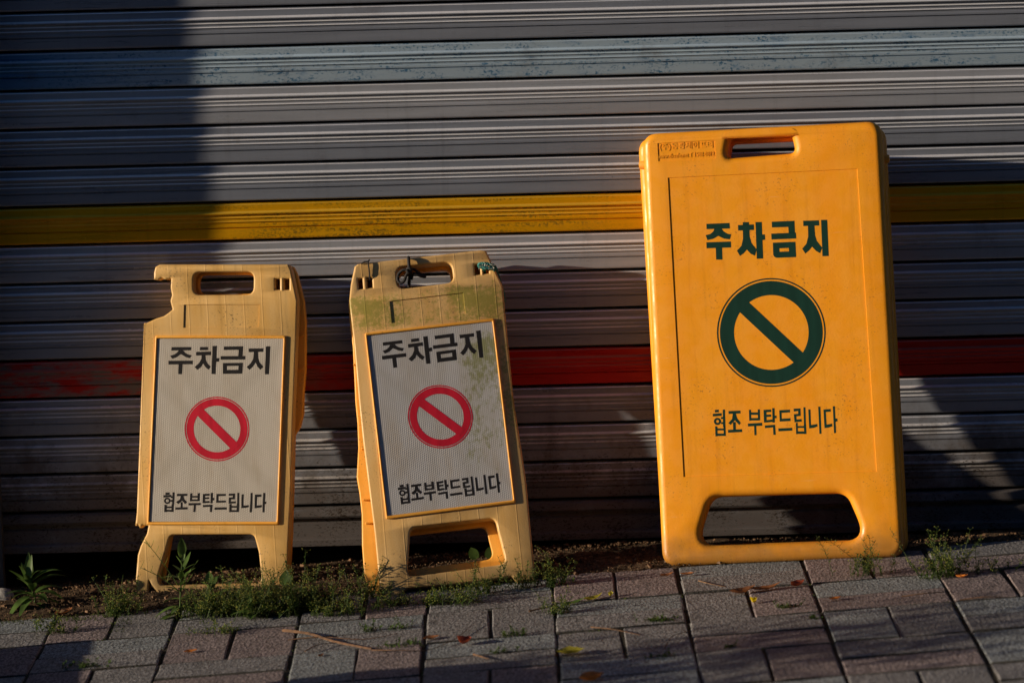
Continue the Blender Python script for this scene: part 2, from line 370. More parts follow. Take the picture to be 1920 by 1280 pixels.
def tube_mesh(paths, r, sides=6, taper=None):
    """paths: list of lists of 3-D points"""
    V, Fc = [], []
    for path in paths:
        P = [Vector(p) for p in path]; n = len(P); base = len(V); ref = Vector((0.13, 0.37, 0.92))
        for i, p in enumerate(P):
            t = (P[min(i + 1, n - 1)] - P[max(i - 1, 0)]).normalized()
            a = t.cross(ref)
            if a.length < 0.1: a = t.cross(Vector((1, 0, 0)))
            a.normalize(); b = t.cross(a)
            rr = r * (1 if taper is None else 1 + (taper - 1) * i / max(1, n - 1))
            for k in range(sides):
                th = 2 * math.pi * k / sides; V.append(p + (a * math.cos(th) + b * math.sin(th)) * rr)
        for i in range(n - 1):
            for k in range(sides):
                k2 = (k + 1) % sides
                Fc.append((base + i * sides + k, base + i * sides + k2, base + (i + 1) * sides + k2, base + (i + 1) * sides + k))
        Fc.append(tuple(base + k for k in range(sides))[::-1]); Fc.append(tuple(base + (n - 1) * sides + k for k in range(sides)))
    return V, Fc
def spline(pts, n=8):
    """Catmull-Rom through pts"""
    P = [Vector(p) for p in pts]; out = []
    for i in range(len(P) - 1):
        a, b, c, d = P[max(i - 1, 0)], P[i], P[i + 1], P[min(i + 2, len(P) - 1)]
        for k in range(n):
            t = k / n; out.append(0.5 * ((2 * b) + (c - a) * t + (2 * a - 5 * b + 4 * c - d) * t * t + (3 * b - a - 3 * c + d) * t ** 3))
    out.append(P[-1]); return out

# ------------------------------------------------------------------ setting: ground
def kerb_y(x):                                # wavering rear edge of the paving
    return -0.285
far = mesh_obj('ground', [(-400, -400, -9), (400, -400, -9), (400, 400, -9), (-400, 400, -9)], [(0, 1, 2, 3)], 'asphalt')
for v in far.data.vertices: v.co.z = SLOPE * max(-30, min(30, v.co.x)) - 0.30
tag(far, kind='structure')

tv = [(-16, -10.5, -1.4), (60, -10.5, 2.5), (60, -13, 10), (-16, -13, 7.5), (60, -30, 13), (-16, -30, 11), (-16, -30, -1.5)]
tag(mesh_obj('sky_blocker_bank', tv, [(0, 1, 2, 3), (3, 2, 4, 5), (0, 3, 5, 6)], 'bank'), kind='structure')  # unseen bank added behind the camera to cut the sky light
# soil strip between the paving and the shutter
NX, NY = 220, 26; v = []; X0, X1, Y0, Y1 = -1.7, 2.6, -0.36, 0.5
for j in range(NY + 1):
    for i in range(NX + 1):
        x = X0 + (X1 - X0) * i / NX; y = Y0 + (Y1 - Y0) * j / NY
        t = min(1, max(0, (y + 0.30) / 0.30)); zb = min(gz(x), 0.006) if x > 0 else gz(x)
        z = gz(x) * (1 - t) + zb * t
        hump = 0.010 * math.sin(math.pi * t) if x < 0.35 else 0.004 * math.sin(math.pi * t)
        z += hump + 0.010 * pnoise((x * 9, y * 9, 0)) + 0.006 * pnoise((x * 38, y * 38, 3)) + 0.003 * pnoise((x * 110, y * 110, 5))
        if y < -0.28: z -= 0.02 * (-0.28 - y) / 0.08
        if y > -0.02: z = min(z, zb - 0.002)
        v.append((x, y, z))
f = [(j * (NX + 1) + i, j * (NX + 1) + i + 1, (j + 1) * (NX + 1) + i + 1, (j + 1) * (NX + 1) + i) for j in range(NY) for i in range(NX)]
tag(mesh_obj('soil_strip', v, f, 'soil', smooth=True), kind='structure')

# paving: bricks laid in basketweave, each its own piece
pav = empty('pavement', Matrix.Identity(4)); tag(pav, kind='structure')
UNIT = 0.2345; CX, CY = 0.065, -0.755; GAP = 0.0052
v, f = [(-6, -6, gz(-6) - 0.0035), (6, -6, gz(6) - 0.0035), (6, -0.29, gz(6) - 0.0035), (-6, -0.29, gz(-6) - 0.0035)], [(0, 1, 2, 3)]
mesh_obj('joint_sand', v, f, 'sand', pav)
rng = random.Random(5)
def brick_mesh(lx, ly, seed):
    rg = random.Random(seed); h = 0.06; c = 0.0024; V = []
    a, b = lx / 2, ly / 2
    for (s, z) in ((0.0, -h), (0.0, -c * 1.1), (c, 0.0)):
        for sx, sy in ((-1, -1), (1, -1), (1, 1), (-1, 1)):
            for k in range(3):                # three verts a side, slightly chipped
                ex = (sx, sy); nx = {(-1, -1): (1, -1), (1, -1): (1, 1), (1, 1): (-1, 1), (-1, 1): (-1, -1)}[ex]
                t = k / 3; px = (sx * (1 - t) + nx[0] * t) * (a - s); py = (sy * (1 - t) + nx[1] * t) * (b - s)
                jx = rg.uniform(-1, 1) * 0.0012; jy = rg.uniform(-1, 1) * 0.0012
                V.append((px + jx, py + jy, z + (rg.uniform(-1, 0.3) * 0.0012 if z > -h else 0)))
    n = 12; Fc = [tuple(range(2 * n, 3 * n))]
    for r in range(2):
        for i in range(n): Fc.append((r * n + i, r * n + (i + 1) % n, (r + 1) * n + (i + 1) % n, (r + 1) * n + i))
    me = bpy.data.meshes.new('brick'); me.from_pydata(V, [], Fc); me.update()
    me.materials.append(MAT['pv_mid']); me.materials.append(MAT['grime'])
    for q in me.polygons[1:]:
        if abs(q.normal.z) < 0.3 or abs(q.normal.y) > 0.4: q.material_index = 1
    return me
LONG, SHORT = UNIT - GAP, UNIT / 2 - GAP
bricks = {('H', k): brick_mesh(LONG, SHORT, k) for k in range(6)}
bricks.update({('V', k): brick_mesh(SHORT, LONG, 50 + k) for k in range(6)})
tilt = math.atan(SLOPE)
for ci in range(-7, 7):
    for ri in range(-7, 2):
        x0 = CX + ci * UNIT; y1 = CY - (ri - 1) * UNIT if False else CY + ri * UNIT + UNIT
        y0 = y1 - UNIT
        if y0 > -0.30: continue
        # cell whose left edge is CX-UNIT in the row just behind CY holds upright bricks
        vert = (ci + ri) % 2 == 1
        for k in range(2):
            bx = x0 + UNIT * (0.25 + 0.5 * k) if vert else x0 + UNIT / 2
            by = y0 + UNIT / 2 if vert else y0 + UNIT * (0.25 + 0.5 * k)
            kind = 'V' if vert else 'H'
            o = bpy.data.objects.new('brick', bricks[(kind, rng.randrange(6))]); COL.objects.link(o); o.parent = pav
            o.location = (bx + rng.gauss(0, 0.0012), by + rng.gauss(0, 0.0015), gz(bx) + rng.gauss(0, 0.0008))
            o.rotation_euler = (rng.gauss(0, 0.006), -tilt + rng.gauss(0, 0.004), rng.gauss(0, 0.006))
            o.material_slots[0].link = 'OBJECT'
            if kind == 'H' and k == 1: mt = rng.choice(['pv_grey', 'pv_grey', 'pv_grey', 'pv_mid'])
            elif kind == 'V' and k == 1: mt = rng.choice(['pv_pink', 'pv_pink', 'pv_mid'])
            else: mt = rng.choice(['pv_mid', 'pv_mid', 'pv_pink', 'pv_grey'])
            o.material_slots[0].material = MAT[mt]
# ------------------------------------------------------------------ building round the shutter
bld = empty('shop_wall', Matrix.Translation((0, 0, 0)))
tag(bld, 'grey plastered shop wall that frames the roller shutter', 'wall')
def pier(name, x0, x1, d_lo, z_lo, d_hi, z_hi, back):
    v = [(x0, -d_lo, z_lo), (x1, -d_lo, z_lo), (x1, back, z_lo), (x0, back, z_lo), (x0, -d_hi, z_hi), (x1, -d_hi, z_hi), (x1, back, z_hi), (x0, back, z_hi)]
    return mesh_obj(name, v, [(3, 2, 1, 0), (4, 5, 6, 7), (0, 1, 5, 4), (1, 2, 6, 5), (2, 3, 7, 6), (3, 0, 4, 7)], 'plaster', bld)
pier('jamb', -1.62, -1.125, 0.06, -0.2, 0.06, 2.6, 0.25)
pier('pier', -2.2, -1.6205, 0.2475, -0.3, 0.186, 2.6, 0.25)
pier('pier', 2.62, 3.2, 0.15, -0.2, 0.05, 2.6, 0.25)
box('lintel', (-2.2, 3.2, -0.03, 0.25, 2.601, 3.6), 'plaster', bld)
box('rear_wall', (-1.62, 3.2, 2.2, 2.3, -0.3, 3.6), 'interior', bld)
box('side_wall', (-1.72, -1.621, -0.0, 2.3, -0.3, 3.6), 'interior', bld)
box('side_wall', (3.201, 3.3, 0.0, 2.3, -0.3, 3.6), 'interior', bld)
box('ceiling', (-1.72, 3.3, 0.0, 2.3, 3.605, 3.7), 'interior', bld)

# ------------------------------------------------------------------ roller shutter
shut = empty('roller_shutter', Matrix.Translation((0, 0, 0)))
tag(shut, 'closed roller shutter of grey metal slats with blue, yellow and red bands', 'shutter')
PITCH_Z, Z_YEL = 0.0753, 0.622
prof = [(0.0, -0.010), (0.012, -0.0035), (0.035, -0.0008), (0.055, 0.0), (0.20, 0.0008), (0.212, 0.0010), (0.262, 0.0064), (0.285, 0.0064), (0.296, 0.0020),
        (0.355, 0.0018), (0.380, 0.0040), (0.392, 0.0040), (0.40, 0.0020), (0.455, 0.0020), (0.480, 0.0042), (0.492, 0.0042), (0.50, 0.0022),
        (0.555, 0.0022), (0.572, 0.0038), (0.60, 0.0040), (0.625, 0.0040), (0.637, 0.0005), (0.652, 0.0005), (0.664, 0.0042),
        (0.90, 0.0052), (0.925, 0.0046), (0.94, 0.0022), (0.955, -0.004), (0.96, -0.010)]
def slat_mesh(seed, xa, xb, pr, pitch, ns=64, edges=()):
    V = []; n = len(pr)
    for i in range(ns + 1):
        x = xa + (xb - xa) * i / ns
        wob = 0.0016 * pnoise((x * 2.1, seed * 3.7, 0)) + 0.0005 * pnoise((x * 9, seed * 5.1, 2))
        dz = 0.0007 * pnoise((x * 1.3, seed * 2.2, 7))
        for t, e in pr:
            dent = 0.00022 * pnoise((x * 6, t * 3 + seed * 11, 4))
            V.append((x, -(e + wob + dent), -t * pitch + dz))
    Fc = [(i * n + k, (i + 1) * n + k, (i + 1) * n + k + 1, i * n + k + 1) for i in range(ns) for k in range(n - 1)]
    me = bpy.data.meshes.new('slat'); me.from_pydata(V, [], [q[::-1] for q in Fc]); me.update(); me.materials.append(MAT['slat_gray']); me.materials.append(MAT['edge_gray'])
    soften(me, 18)
    for i, q in enumerate(me.polygons):           # ridge crests, sky highlights put into a brighter colour
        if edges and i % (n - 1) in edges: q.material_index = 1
    return me
XA, XB = -1.125, 2.618
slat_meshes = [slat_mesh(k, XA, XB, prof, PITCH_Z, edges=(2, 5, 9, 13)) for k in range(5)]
paint = {6: 'slat_dim', 5: 'slat_dim', 4: 'slat_blue', 3: 'slat_pale', 2: 'slat_dim', 1: 'slat_dim', 0: 'slat_yellow', -4: 'slat_red', -1: 'slat_pale', 12: 'slat_blue'}
for k in range(-7, 26):
    o = bpy.data.objects.new('slat', slat_meshes[(k * 3) % 5]); COL.objects.link(o); o.parent = shut
    o.location = (0, 0.0006 * math.sin(k * 2.3), Z_YEL + (k + 1) * PITCH_Z)
    o.rotation_euler = (0.004 * math.sin(k * 1.7), 0.0004 * math.sin(k * 3.1), 0)
    o.material_slots[0].link = 'OBJECT'
    o.material_slots[0].material = MAT[paint.get(k, 'slat_gray')]
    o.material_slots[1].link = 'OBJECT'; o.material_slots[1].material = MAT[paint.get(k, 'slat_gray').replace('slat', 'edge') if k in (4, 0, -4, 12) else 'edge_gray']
zt = Z_YEL - 6 * PITCH_Z - PITCH_Z          # top of the bottom rail
rail = [(0.0, -0.012), (0.002, 0.002), (0.006, 0.010), (0.018, 0.012), (0.022, 0.010), (0.024, 0.001), (0.031, 0.001), (0.034, 0.007), (0.060, 0.008),
        (0.062, 0.017), (0.064, 0.018), (0.076, 0.018), (0.077, 0.016), (0.077, -0.02)]
me = slat_mesh(9, XA, XB, rail, 1.0)
o = link('bottom_rail', me, 'slat_dim', shut); o.location = (0, 0, zt)
pr = [(-1.125, -0.035), (-0.985, -0.035), (-0.985, -0.022), (-1.06, -0.022), (-1.06, 0.02), (-1.125, 0.02)]
def extrude_z(name, lp, z0, z1, mat, parent):
    v, f = prism_data(lp, z0, z1); return mesh_obj(name, v, f, mat, parent)
extrude_z('guide_rail', [(-1.124, -0.05), (-1.0065, -0.05), (-1.0065, -0.022), (-1.085, -0.022), (-1.085, 0.03), (-1.124, 0.03)], -0.08, 2.6, 'dark_metal', shut)
extrude_z('guide_rail', [(2.50, -0.05), (2.618, -0.05), (2.618, 0.03), (2.58, 0.03), (2.58, -0.022), (2.50, -0.022)], -0.08, 2.6, 'dark_metal', shut)

# ------------------------------------------------------------------ signs
class Sign:
    """a sign's leaning plane, surveyed from its two feet and its lean"""
    def __init__(s, name, left, right, lean):
        s.bl, s.br = ground(*left), ground(*right)
        s.ux = (s.br - s.bl).normalized()
        zz = Vector((0, 0, 1)); zz = (zz - s.ux * zz.dot(s.ux)).normalized()
        back = zz.cross(s.ux).normalized()
        if back.y < 0: back = -back
        s.uy = (zz * math.cos(lean) + back * math.sin(lean)).normalized()
        s.uz = s.ux.cross(s.uy).normalized()
        s.o = (s.bl + s.br) / 2
        m = Matrix((s.ux, s.uy, s.uz)).transposed().to_4x4()
        s.root = empty(name, Matrix.Translation(s.o) @ m)
    def uv(s, px, py):
        p = on_plane(px, py, s.o, s.uz) - s.o; return Vector((p.dot(s.ux), p.dot(s.uy)))
    def loop(s, pts): return [s.uv(*p) for p in pts]
    def p3(s, px, py, h=0.0):
        q = s.uv(px, py); return Vector((q.x, q.y, h))
def flat(name, polys, z, mat, parent, thick=0.0006):
    """thin printed shapes: each poly a 2-D loop or (outer, inner)"""
    V, Fc = [], []
    bm = bmesh.new()
    for pl in polys:
        if isinstance(pl, tuple):
            a, b = pl; n = len(a)
            va = [bm.verts.new((p[0], p[1], z)) for p in a]; vb = [bm.verts.new((p[0], p[1], z)) for p in b]
            for i in range(n): bm.faces.new((va[i], va[(i + 1) % n], vb[(i + 1) % n], vb[i]))
        else:
            fc = bm.faces.new([bm.verts.new((p[0], p[1], z)) for p in pl])
    bmesh.ops.triangulate(bm, faces=bm.faces[:])
    bmesh.ops.recalc_face_normals(bm, faces=bm.faces)
    for fc in bm.faces:
        if fc.normal.z < 0: fc.normal_flip()
    me = bpy.data.meshes.new(name); bm.to_mesh(me); bm.free(); return link(name, me, mat, parent)
def rect(x0, y0, x1, y1): return [(x0, y0), (x1, y0), (x1, y1), (x0, y1)]
def circ(cx, cy, r, n=28): return [(cx + r * math.cos(2 * math.pi * k / n), cy + r * math.sin(2 * math.pi * k / n)) for k in range(n)]

# lettering traced as strokes (units of the tracing grid, y down)
SMALL_1 = [[(195,180),(515,178),(512,232),(190,236)], [(310,235),(385,235),(420,275),(470,300),(525,315),(495,362),(430,345),(345,295),(280,345),(205,370),(170,322),(240,300),(285,270)],
 [(145,403),(543,400),(540,460),(143,465)], [(308,462),(372,460),(365,622),(303,622)],
 [(660,178),(790,176),(788,228),(657,232)], [(597,258),(842,252),(838,312),(594,318)], [(688,316),(748,314),(755,390),(780,445),(835,500),(795,548),(745,505),(712,445),(680,500),(615,552),(570,505),(640,445),(680,380)],
 [(865,162),(938,158),(912,622),(845,620)], [(922,360),(978,358),(972,418),(920,420)],
 [(1050,170),(1365,165),(1352,328),(1284,328),(1292,224),(1048,228)], [(998,328),(1402,325),(1398,384),(995,386)],
 ([(1035,440),(1360,435),(1350,615),(1030,618)], [(1100,490),(1290,487),(1286,550),(1098,553)]),
 [(1455,202),(1695,200),(1690,258),(1455,262)], [(1538,260),(1605,258),(1610,360),(1632,430),(1692,500),(1645,550),(1600,505),(1565,430),(1530,490),(1465,552),(1420,505),(1490,440),(1530,370)],
 [(1735,168),(1808,165),(1783,625),(1718,625)]]
SMALL_2 = [[(138,112),(205,110),(203,148),(136,150)], [(103,155),(235,150),(233,188),(102,193)], (circ(165,247,52), circ(165,247,24)), [(250,110),(285,108),(275,310),(243,310)],
 rect(222,172,252,202), rect(218,232,250,262), [(120,312),(158,312),(155,430),(116,432)], [(235,308),(272,306),(268,428),(232,430)], rect(150,338,240,368), rect(150,392,240,426),
 [(325,132),(492,130),(490,168),(323,172)], [(385,168),(428,166),(440,215),(488,270),(455,302),(408,248),(345,300),(308,268),(370,225)], [(383,270),(415,268),(413,356),(380,357)], [(296,355),(498,350),(495,388),(294,393)],
 [(540,125),(575,123),(568,255),(532,257)], [(660,122),(697,120),(692,252),(655,255)], rect(568,166,662,196), rect(562,224,662,254), [(512,285),(710,281),(708,318),(510,323)], [(595,318),(630,316),(622,430),(588,430)],
 [(742,135),(782,133),(776,285),(738,287)], [(778,132),(855,130),(853,165),(777,168)], [(776,190),(850,188),(849,218),(776,221)], [(773,252),(850,248),(858,280),(773,287)], [(872,118),(910,116),(900,288),(865,290)], [(902,200),(930,200),(925,240),(900,242)],
 [(745,315),(900,308),(892,430),(858,432),(862,345),(742,352)],
 [(965,135),(1118,133),(1116,168),(1000,172),(995,245),(1118,242),(1117,275),(958,280)], [(932,355),(1133,352),(1130,390),(930,394)],
 [(1165,130),(1268,127),(1262,222),(1200,225),(1198,260),(1280,255),(1278,288),(1162,295),(1166,192),(1228,190),(1230,163),(1163,166)], [(1305,118),(1338,116),(1330,302),(1298,304)],
 [(1173,300),(1212,298),(1208,432),(1170,434)], [(1295,300),(1332,298),(1328,430),(1290,432)], rect(1205,330,1296,360), rect(1205,398,1296,430),
 [(1375,142),(1408,140),(1402,325),(1490,318),(1485,352),(1420,365),(1365,368)], [(1520,118),(1553,116),(1538,435),(1503,436)],
 [(1590,145),(1695,143),(1692,182),(1625,185),(1617,325),(1700,315),(1698,352),(1630,365),(1580,370)], [(1722,118),(1757,116),(1742,435),(1708,436)], [(1746,260),(1775,262),(1768,300),(1744,300)]]
BIG_1 = [[(105,145),(425,132),(430,210),(108,218)], [(215,213),(315,210),(345,250),(395,280),(450,292),(430,360),(350,350),(270,312),(200,352),(120,370),(95,300),(160,285),(200,250)],
 [(105,400),(445,388),(448,472),(108,483)], [(235,476),(322,473),(328,640),(240,640)],
 [(608,122),(695,120),(695,160),(610,162)], [(543,162),(762,152),(765,230),(545,238)], [(610,235),(700,232),(705,320),(730,410),(800,498),(778,585),(720,560),(665,500),(625,550),(570,588),(528,515),(590,450),(612,350)],
 [(785,120),(872,118),(892,625),(803,628)], [(876,292),(915,290),(920,365),(880,370)],
 [(1010,115),(1325,102),(1332,270),(1245,274),(1240,188),(1013,195)], [(1003,280),(1345,265),(1350,348),(1008,362)],
 ([(1025,405),(1338,392),(1348,605),(1075,615),(1045,600),(1030,570)], [(1115,485),(1245,478),(1250,525),(1125,530),(1119,529),(1117,520)]),
 [(1445,102),(1663,95),(1668,168),(1448,175)], [(1512,172),(1602,170),(1610,300),(1635,380),(1708,475),(1680,550),(1625,520),(1568,460),(1530,510),(1475,555),(1432,488),(1490,420),(1515,320)],
 [(1693,90),(1778,88),(1800,590),(1712,592)]]
BIG_2 = [[(112,95),(165,92),(166,128),(112,131)], [(82,150),(205,140),(207,178),(83,187)], (circ(148,255,50), circ(148,255,20)), [(220,92),(252,90),(258,332),(225,334)], rect(195,195,228,222), rect(198,265,228,292),
 [(115,325),(145,323),(150,460),(120,462)], [(230,320),(258,318),(264,455),(235,458)], rect(140,352,235,380), rect(145,422,240,456),
 [(300,112),(465,105),(468,145),(302,152)], [(360,148),(402,146),(420,210),(470,275),(450,305),(388,240),(330,303),(298,280),(350,220)], [(362,265),(400,262),(402,370),(365,372)], [(292,372),(487,362),(490,402),(295,412)],
 [(583,95),(612,93),(616,245),(588,247)], [(705,90),(735,88),(738,240),(708,243)], rect(610,130,708,165), rect(612,208,710,243), [(568,285),(765,273),(767,315),(570,325)], [(655,318),(685,316),(688,445),(660,447)],
 [(785,95),(825,93),(830,270),(792,272)], [(820,93),(890,90),(892,125),(822,128)], [(825,162),(890,158),(892,190),(826,194)], [(828,238),(905,228),(908,262),(828,270)], [(905,72),(938,70),(942,270),(910,272)], [(936,175),(965,175),(967,210),(938,212)],
 [(803,312),(945,300),(955,440),(922,442),(917,338),(806,348)],
 [(1003,100),(1150,92),(1152,130),(1035,138),(1038,218),(1158,210),(1160,250),(1010,258)], [(990,352),(1183,343),(1185,382),(993,393)],
 [(1202,80),(1297,74),(1300,180),(1240,185),(1243,228),(1312,222),(1315,258),(1215,268),(1205,155),(1265,150),(1265,112),(1204,118)], [(1338,60),(1365,58),(1372,302),(1345,304)],
 [(1232,275),(1258,273),(1262,430),(1237,432)], [(1342,300),(1374,298),(1380,428),(1350,430)], rect(1255,318,1345,345), rect(1258,392,1352,428),
 [(1405,90),(1435,88),(1442,305),(1530,290),(1532,325),(1480,345),(1418,352)], [(1543,52),(1572,50),(1588,425),(1560,428)],
 [(1615,90),(1715,82),(1717,120),(1648,126),(1658,300),(1735,285),(1738,322),(1690,340),(1630,348)], [(1745,45),(1773,43),(1790,415),(1762,418)], [(1783,215),(1808,215),(1810,255),(1785,258)]]
def map_polys(polys, fn):
    return [(tuple([fn(*p) for p in half] for half in pl) if isinstance(pl, tuple) else [fn(*p) for p in pl]) for pl in polys]
def prohibition(cx, cy, R1, R2, R3, R4, sw, ang, fn):
    """thin outer ring R1-R2, broad ring R3-R4, slash of half width sw"""
    n = 72; out = [(circ(cx, cy, R1, n), circ(cx, cy, R2, n)), (circ(cx, cy, R3, n), circ(cx, cy, R4, n))]
    ca, sa = math.cos(ang), math.sin(ang); L = (R3 + R4) / 2
    out_slash = [(cx + a * ca - b * sa, cy + a * sa + b * ca) for a, b in ((-L, -sw), (L, -sw), (L, sw), (-L, sw))]
    return map_polys(out, fn), map_polys([out_slash], fn)

DT = 0.030                                   # thickness of a small sign's front shell
def small_sign(sg, outline, radii, holes, recess, frame, back, mat, sheet_m, ribs, design):
    r = sg.root
    lo = round_loop(sg.loop(outline), radii)
    hl = [round_loop(sg.loop(h), rr) for h, rr in holes]
    me = plate_mesh([lo] + hl, -DT, 0.0, 0.0035, 2)
    cuts = [(sg.loop(recess), -0.0017, 0.01, 0.0020)]
    fr = sg.loop(frame)
    me = cut(me, cuts)
    link('front_panel', soften(me), mat, r)
    # frame of the sheet: raised ring
    c = sum(fr, Vector((0, 0))) / 4
    inner = [p + (c - p).normalized() * 0.0068 for p in fr]
    ring = plate_mesh([round_loop(fr, 0.003, 2), round_loop(inner, 0.002, 2)], -0.004, 0.0044, 0.0018, 2)
    link('sheet_frame', soften(ring), 'pl_back', r)
    sheet_pts = [p + (c - p).normalized() * 0.0072 for p in fr]
    # sheet: slightly buckled grid
    V, Fc = [], []; nn = 24
    for j in range(nn + 1):
        for i in range(nn + 1):
            a = sheet_pts[0].lerp(sheet_pts[1], i / nn); b = sheet_pts[3].lerp(sheet_pts[2], i / nn); p = a.lerp(b, j / nn)
            e = 16 * (i / nn) * (1 - i / nn) * (j / nn) * (1 - j / nn)
            V.append((p.x, p.y, 0.0020))
    Fc = [(j * (nn + 1) + i, (j + 1) * (nn + 1) + i, (j + 1) * (nn + 1) + i + 1, j * (nn + 1) + i + 1) for j in range(nn) for i in range(nn)]
    mesh_obj('reflective_sheet', V, Fc, sheet_m, r, smooth=True)
    # printing, in the layout shared by both small signs
    A = Vector((292, 629)); sx = 1 / 244.0
    def d2(px, py):
        t = (py - 629) / 354.0; s_ = (px - (292 - 15.5 * t)) * sx
        a = fr[0].lerp(fr[1], s_); b = fr[3].lerp(fr[2], s_); return a.lerp(b, t)
    k = 220 / 1920
    flat('lettering', map_polys(SMALL_1, lambda x, y: d2(300 + x * k, 630 + y * k)), 0.0022, 'ink_black', r)
    flat('lettering', map_polys(SMALL_2, lambda x, y: d2(295 + x * k, 910 + y * k)), 0.0022, 'ink_black', r)
    rings, slash = prohibition(407, 804, 60.5, 58.3, 57.0, 43.6, 8.3, R(45), d2)
    sym = flat('prohibition_symbol', rings[1:], 0.0022, 'ink_red', r); flat('thin_ring', rings[:1], 0.0022, 'ink_red', sym); flat('slash', slash, 0.00235, 'ink_red', sym)
    # folded rear panel
    lb, hb = back
    bm = plate_mesh([round_loop(sg.loop(lb), 0.006)] + [round_loop(sg.loop(h), rr) for h, rr in hb], -DT - 0.022, -DT - 0.004, 0.003, 2)
    link('rear_panel', soften(bm), 'pl_back', r)
    for (px, py, w_) in ribs:
        q = sg.uv(px, py)
        bevelled_box('rib', (q.x, q.x + w_, q.y - 0.0016, q.y + 0.0016, -DT - 0.010, -DT + 0.004), 0.0006, 'pl_back', r, 1)

# --- left sign, corner and foot broken off
s1 = Sign('no_parking_sign', (262, 1120), (540, 1105), R(11))
out1 = [(288, 524), (288.4, 511), (291, 500), (300, 495.5), (541, 495.5), (546.5, 508), (558, 564), (556, 620), (549, 800), (545, 940), (541, 1014), (538, 1104), (500, 1107), (296, 1112), (284, 1096), (279, 1086), (277, 1121), (263, 1127),
        (256, 1105), (254, 1088), (258, 1040), (263, 1024), (275, 1000), (278, 985), (268, 984), (262, 990), (258, 983), (253, 986), (256, 960), (269.5, 605), (275, 605), (292, 597), (307.5, 592), (316, 586), (323, 580), (321, 572), (319, 564), (322, 553), (319.5, 540), (320.5, 522), (310, 524), (303, 521), (296, 525)]
rad1 = [0.001] * len(out1); rad1[2] = 0.006; rad1[3] = 0.006; rad1[4] = 0.006
h1 = [([(362, 510), (476, 509), (475, 552), (362, 553)], 0.015), ([(515.6, 522.7), (524.6, 522.7), (524.8, 543.3), (515.8, 543.3)], 0.0005), ([(532, 522.7), (542.3, 522.7), (542.4, 543.3), (532, 543.3)], 0.0005),
      ([(319, 1002), (476, 1001), (485, 1035), (491, 1092), (299, 1097), (296, 1080), (305, 1050)], 0.012)]
b1 = ([(298, 497), (543, 497), (550, 510), (563, 560), (567, 600), (566.5, 690), (563, 735), (562, 775), (556, 800), (546, 815), (541, 1000), (536, 1085), (505, 1088), (490, 1000), (315, 1003), (300, 1088), (276, 1090), (290, 900), (300, 620), (325, 590), (324, 520), (300, 520)],
      [([(366, 514), (472, 513), (471, 549), (366, 550)], 0.015)])
small_sign(s1, out1, rad1, h1, [(343, 569.5), (489, 569), (487, 615), (342, 616)], [(292, 629), (536, 629), (522.6, 983), (276.5, 983)], b1, 'pl_tan', 'sheet',
           [(552, 628, 0.012), (550, 690, 0.014)], None)
tag(s1.root, 'small faded yellow no-parking sign with broken top corner and cracked foot, leftmost of the three', 'parking sign', 'small no-parking signs with white sheets')

# --- middle sign, mossy, tied with cords
s2 = Sign('no_parking_sign', (716, 1116.5), (1000, 1091), R(23.6))
out2 = [(665, 499), (671, 494.5), (901, 468.4), (911.7, 470), (917.6, 482.7), (943, 536), (952, 634), (963.6, 753), (973, 811), (987, 905), (998, 1024), (1004, 1085), (971, 1092), (959, 1079), (940, 1082), (890, 1090), (765, 1102), (755.6, 1110), (752, 1117), (718, 1121.6), (713.4, 1117.5),
        (702.5, 999), (680.6, 824), (672.7, 747), (663.8, 643), (656, 575), (655, 563), (657.8, 533)]
rad2 = [0.003] * len(out2); rad2[3] = 0.006
h2 = [([(742, 501), (846, 490), (852, 529), (746, 542)], 0.016), ([(671, 522.5), (679.6, 521.5), (681, 541), (673, 542)], 0.0005), ([(688, 520.5), (697.6, 519.5), (699, 538.7), (689, 540)], 0.0005),
      ([(889, 495.5), (899.5, 494.5), (901, 514), (891, 515.5)], 0.0005), ([(906, 493.8), (915.5, 492.8), (917, 512), (907, 513.2)], 0.0005),
      ([(769, 988), (928, 970), (950, 1056), (763, 1081)], 0.014)]
b2 = ([(668, 500), (905, 474), (920, 490), (944, 540), (953, 640), (972, 820), (985, 930), (994, 1040), (998, 1080), (965, 1085), (930, 1070), (770, 1092), (740, 1105), (696, 1108), (682, 1068), (678, 1014), (677.5, 956), (673, 915), (668, 886), (671, 832), (669.5, 786), (665.5, 745), (663.8, 703), (660.7, 641), (655.5, 600), (652.5, 560), (656, 533)],
      [([(746, 504), (842, 494), (848, 526), (750, 538)], 0.016), ([(762, 995), (910, 978), (926, 1040), (757, 1062)], 0.014)])
small_sign(s2, out2, rad2, h2, [(728.4, 563), (870, 546.6), (875, 589.5), (732.7, 607.5)], [(684, 625), (926, 597), (966.6, 942.5), (724, 973)], b2, 'pl_moss', 'sheet_moss',
           [(662, 676, 0.010), (674, 772, 0.012), (677, 834, 0.014), (680, 930, 0.016), (685, 974, 0.018)], None)
tag(s2.root, 'small mossy yellow no-parking sign with cords tied at its top, middle of the three', 'parking sign', 'small no-parking signs with white sheets')

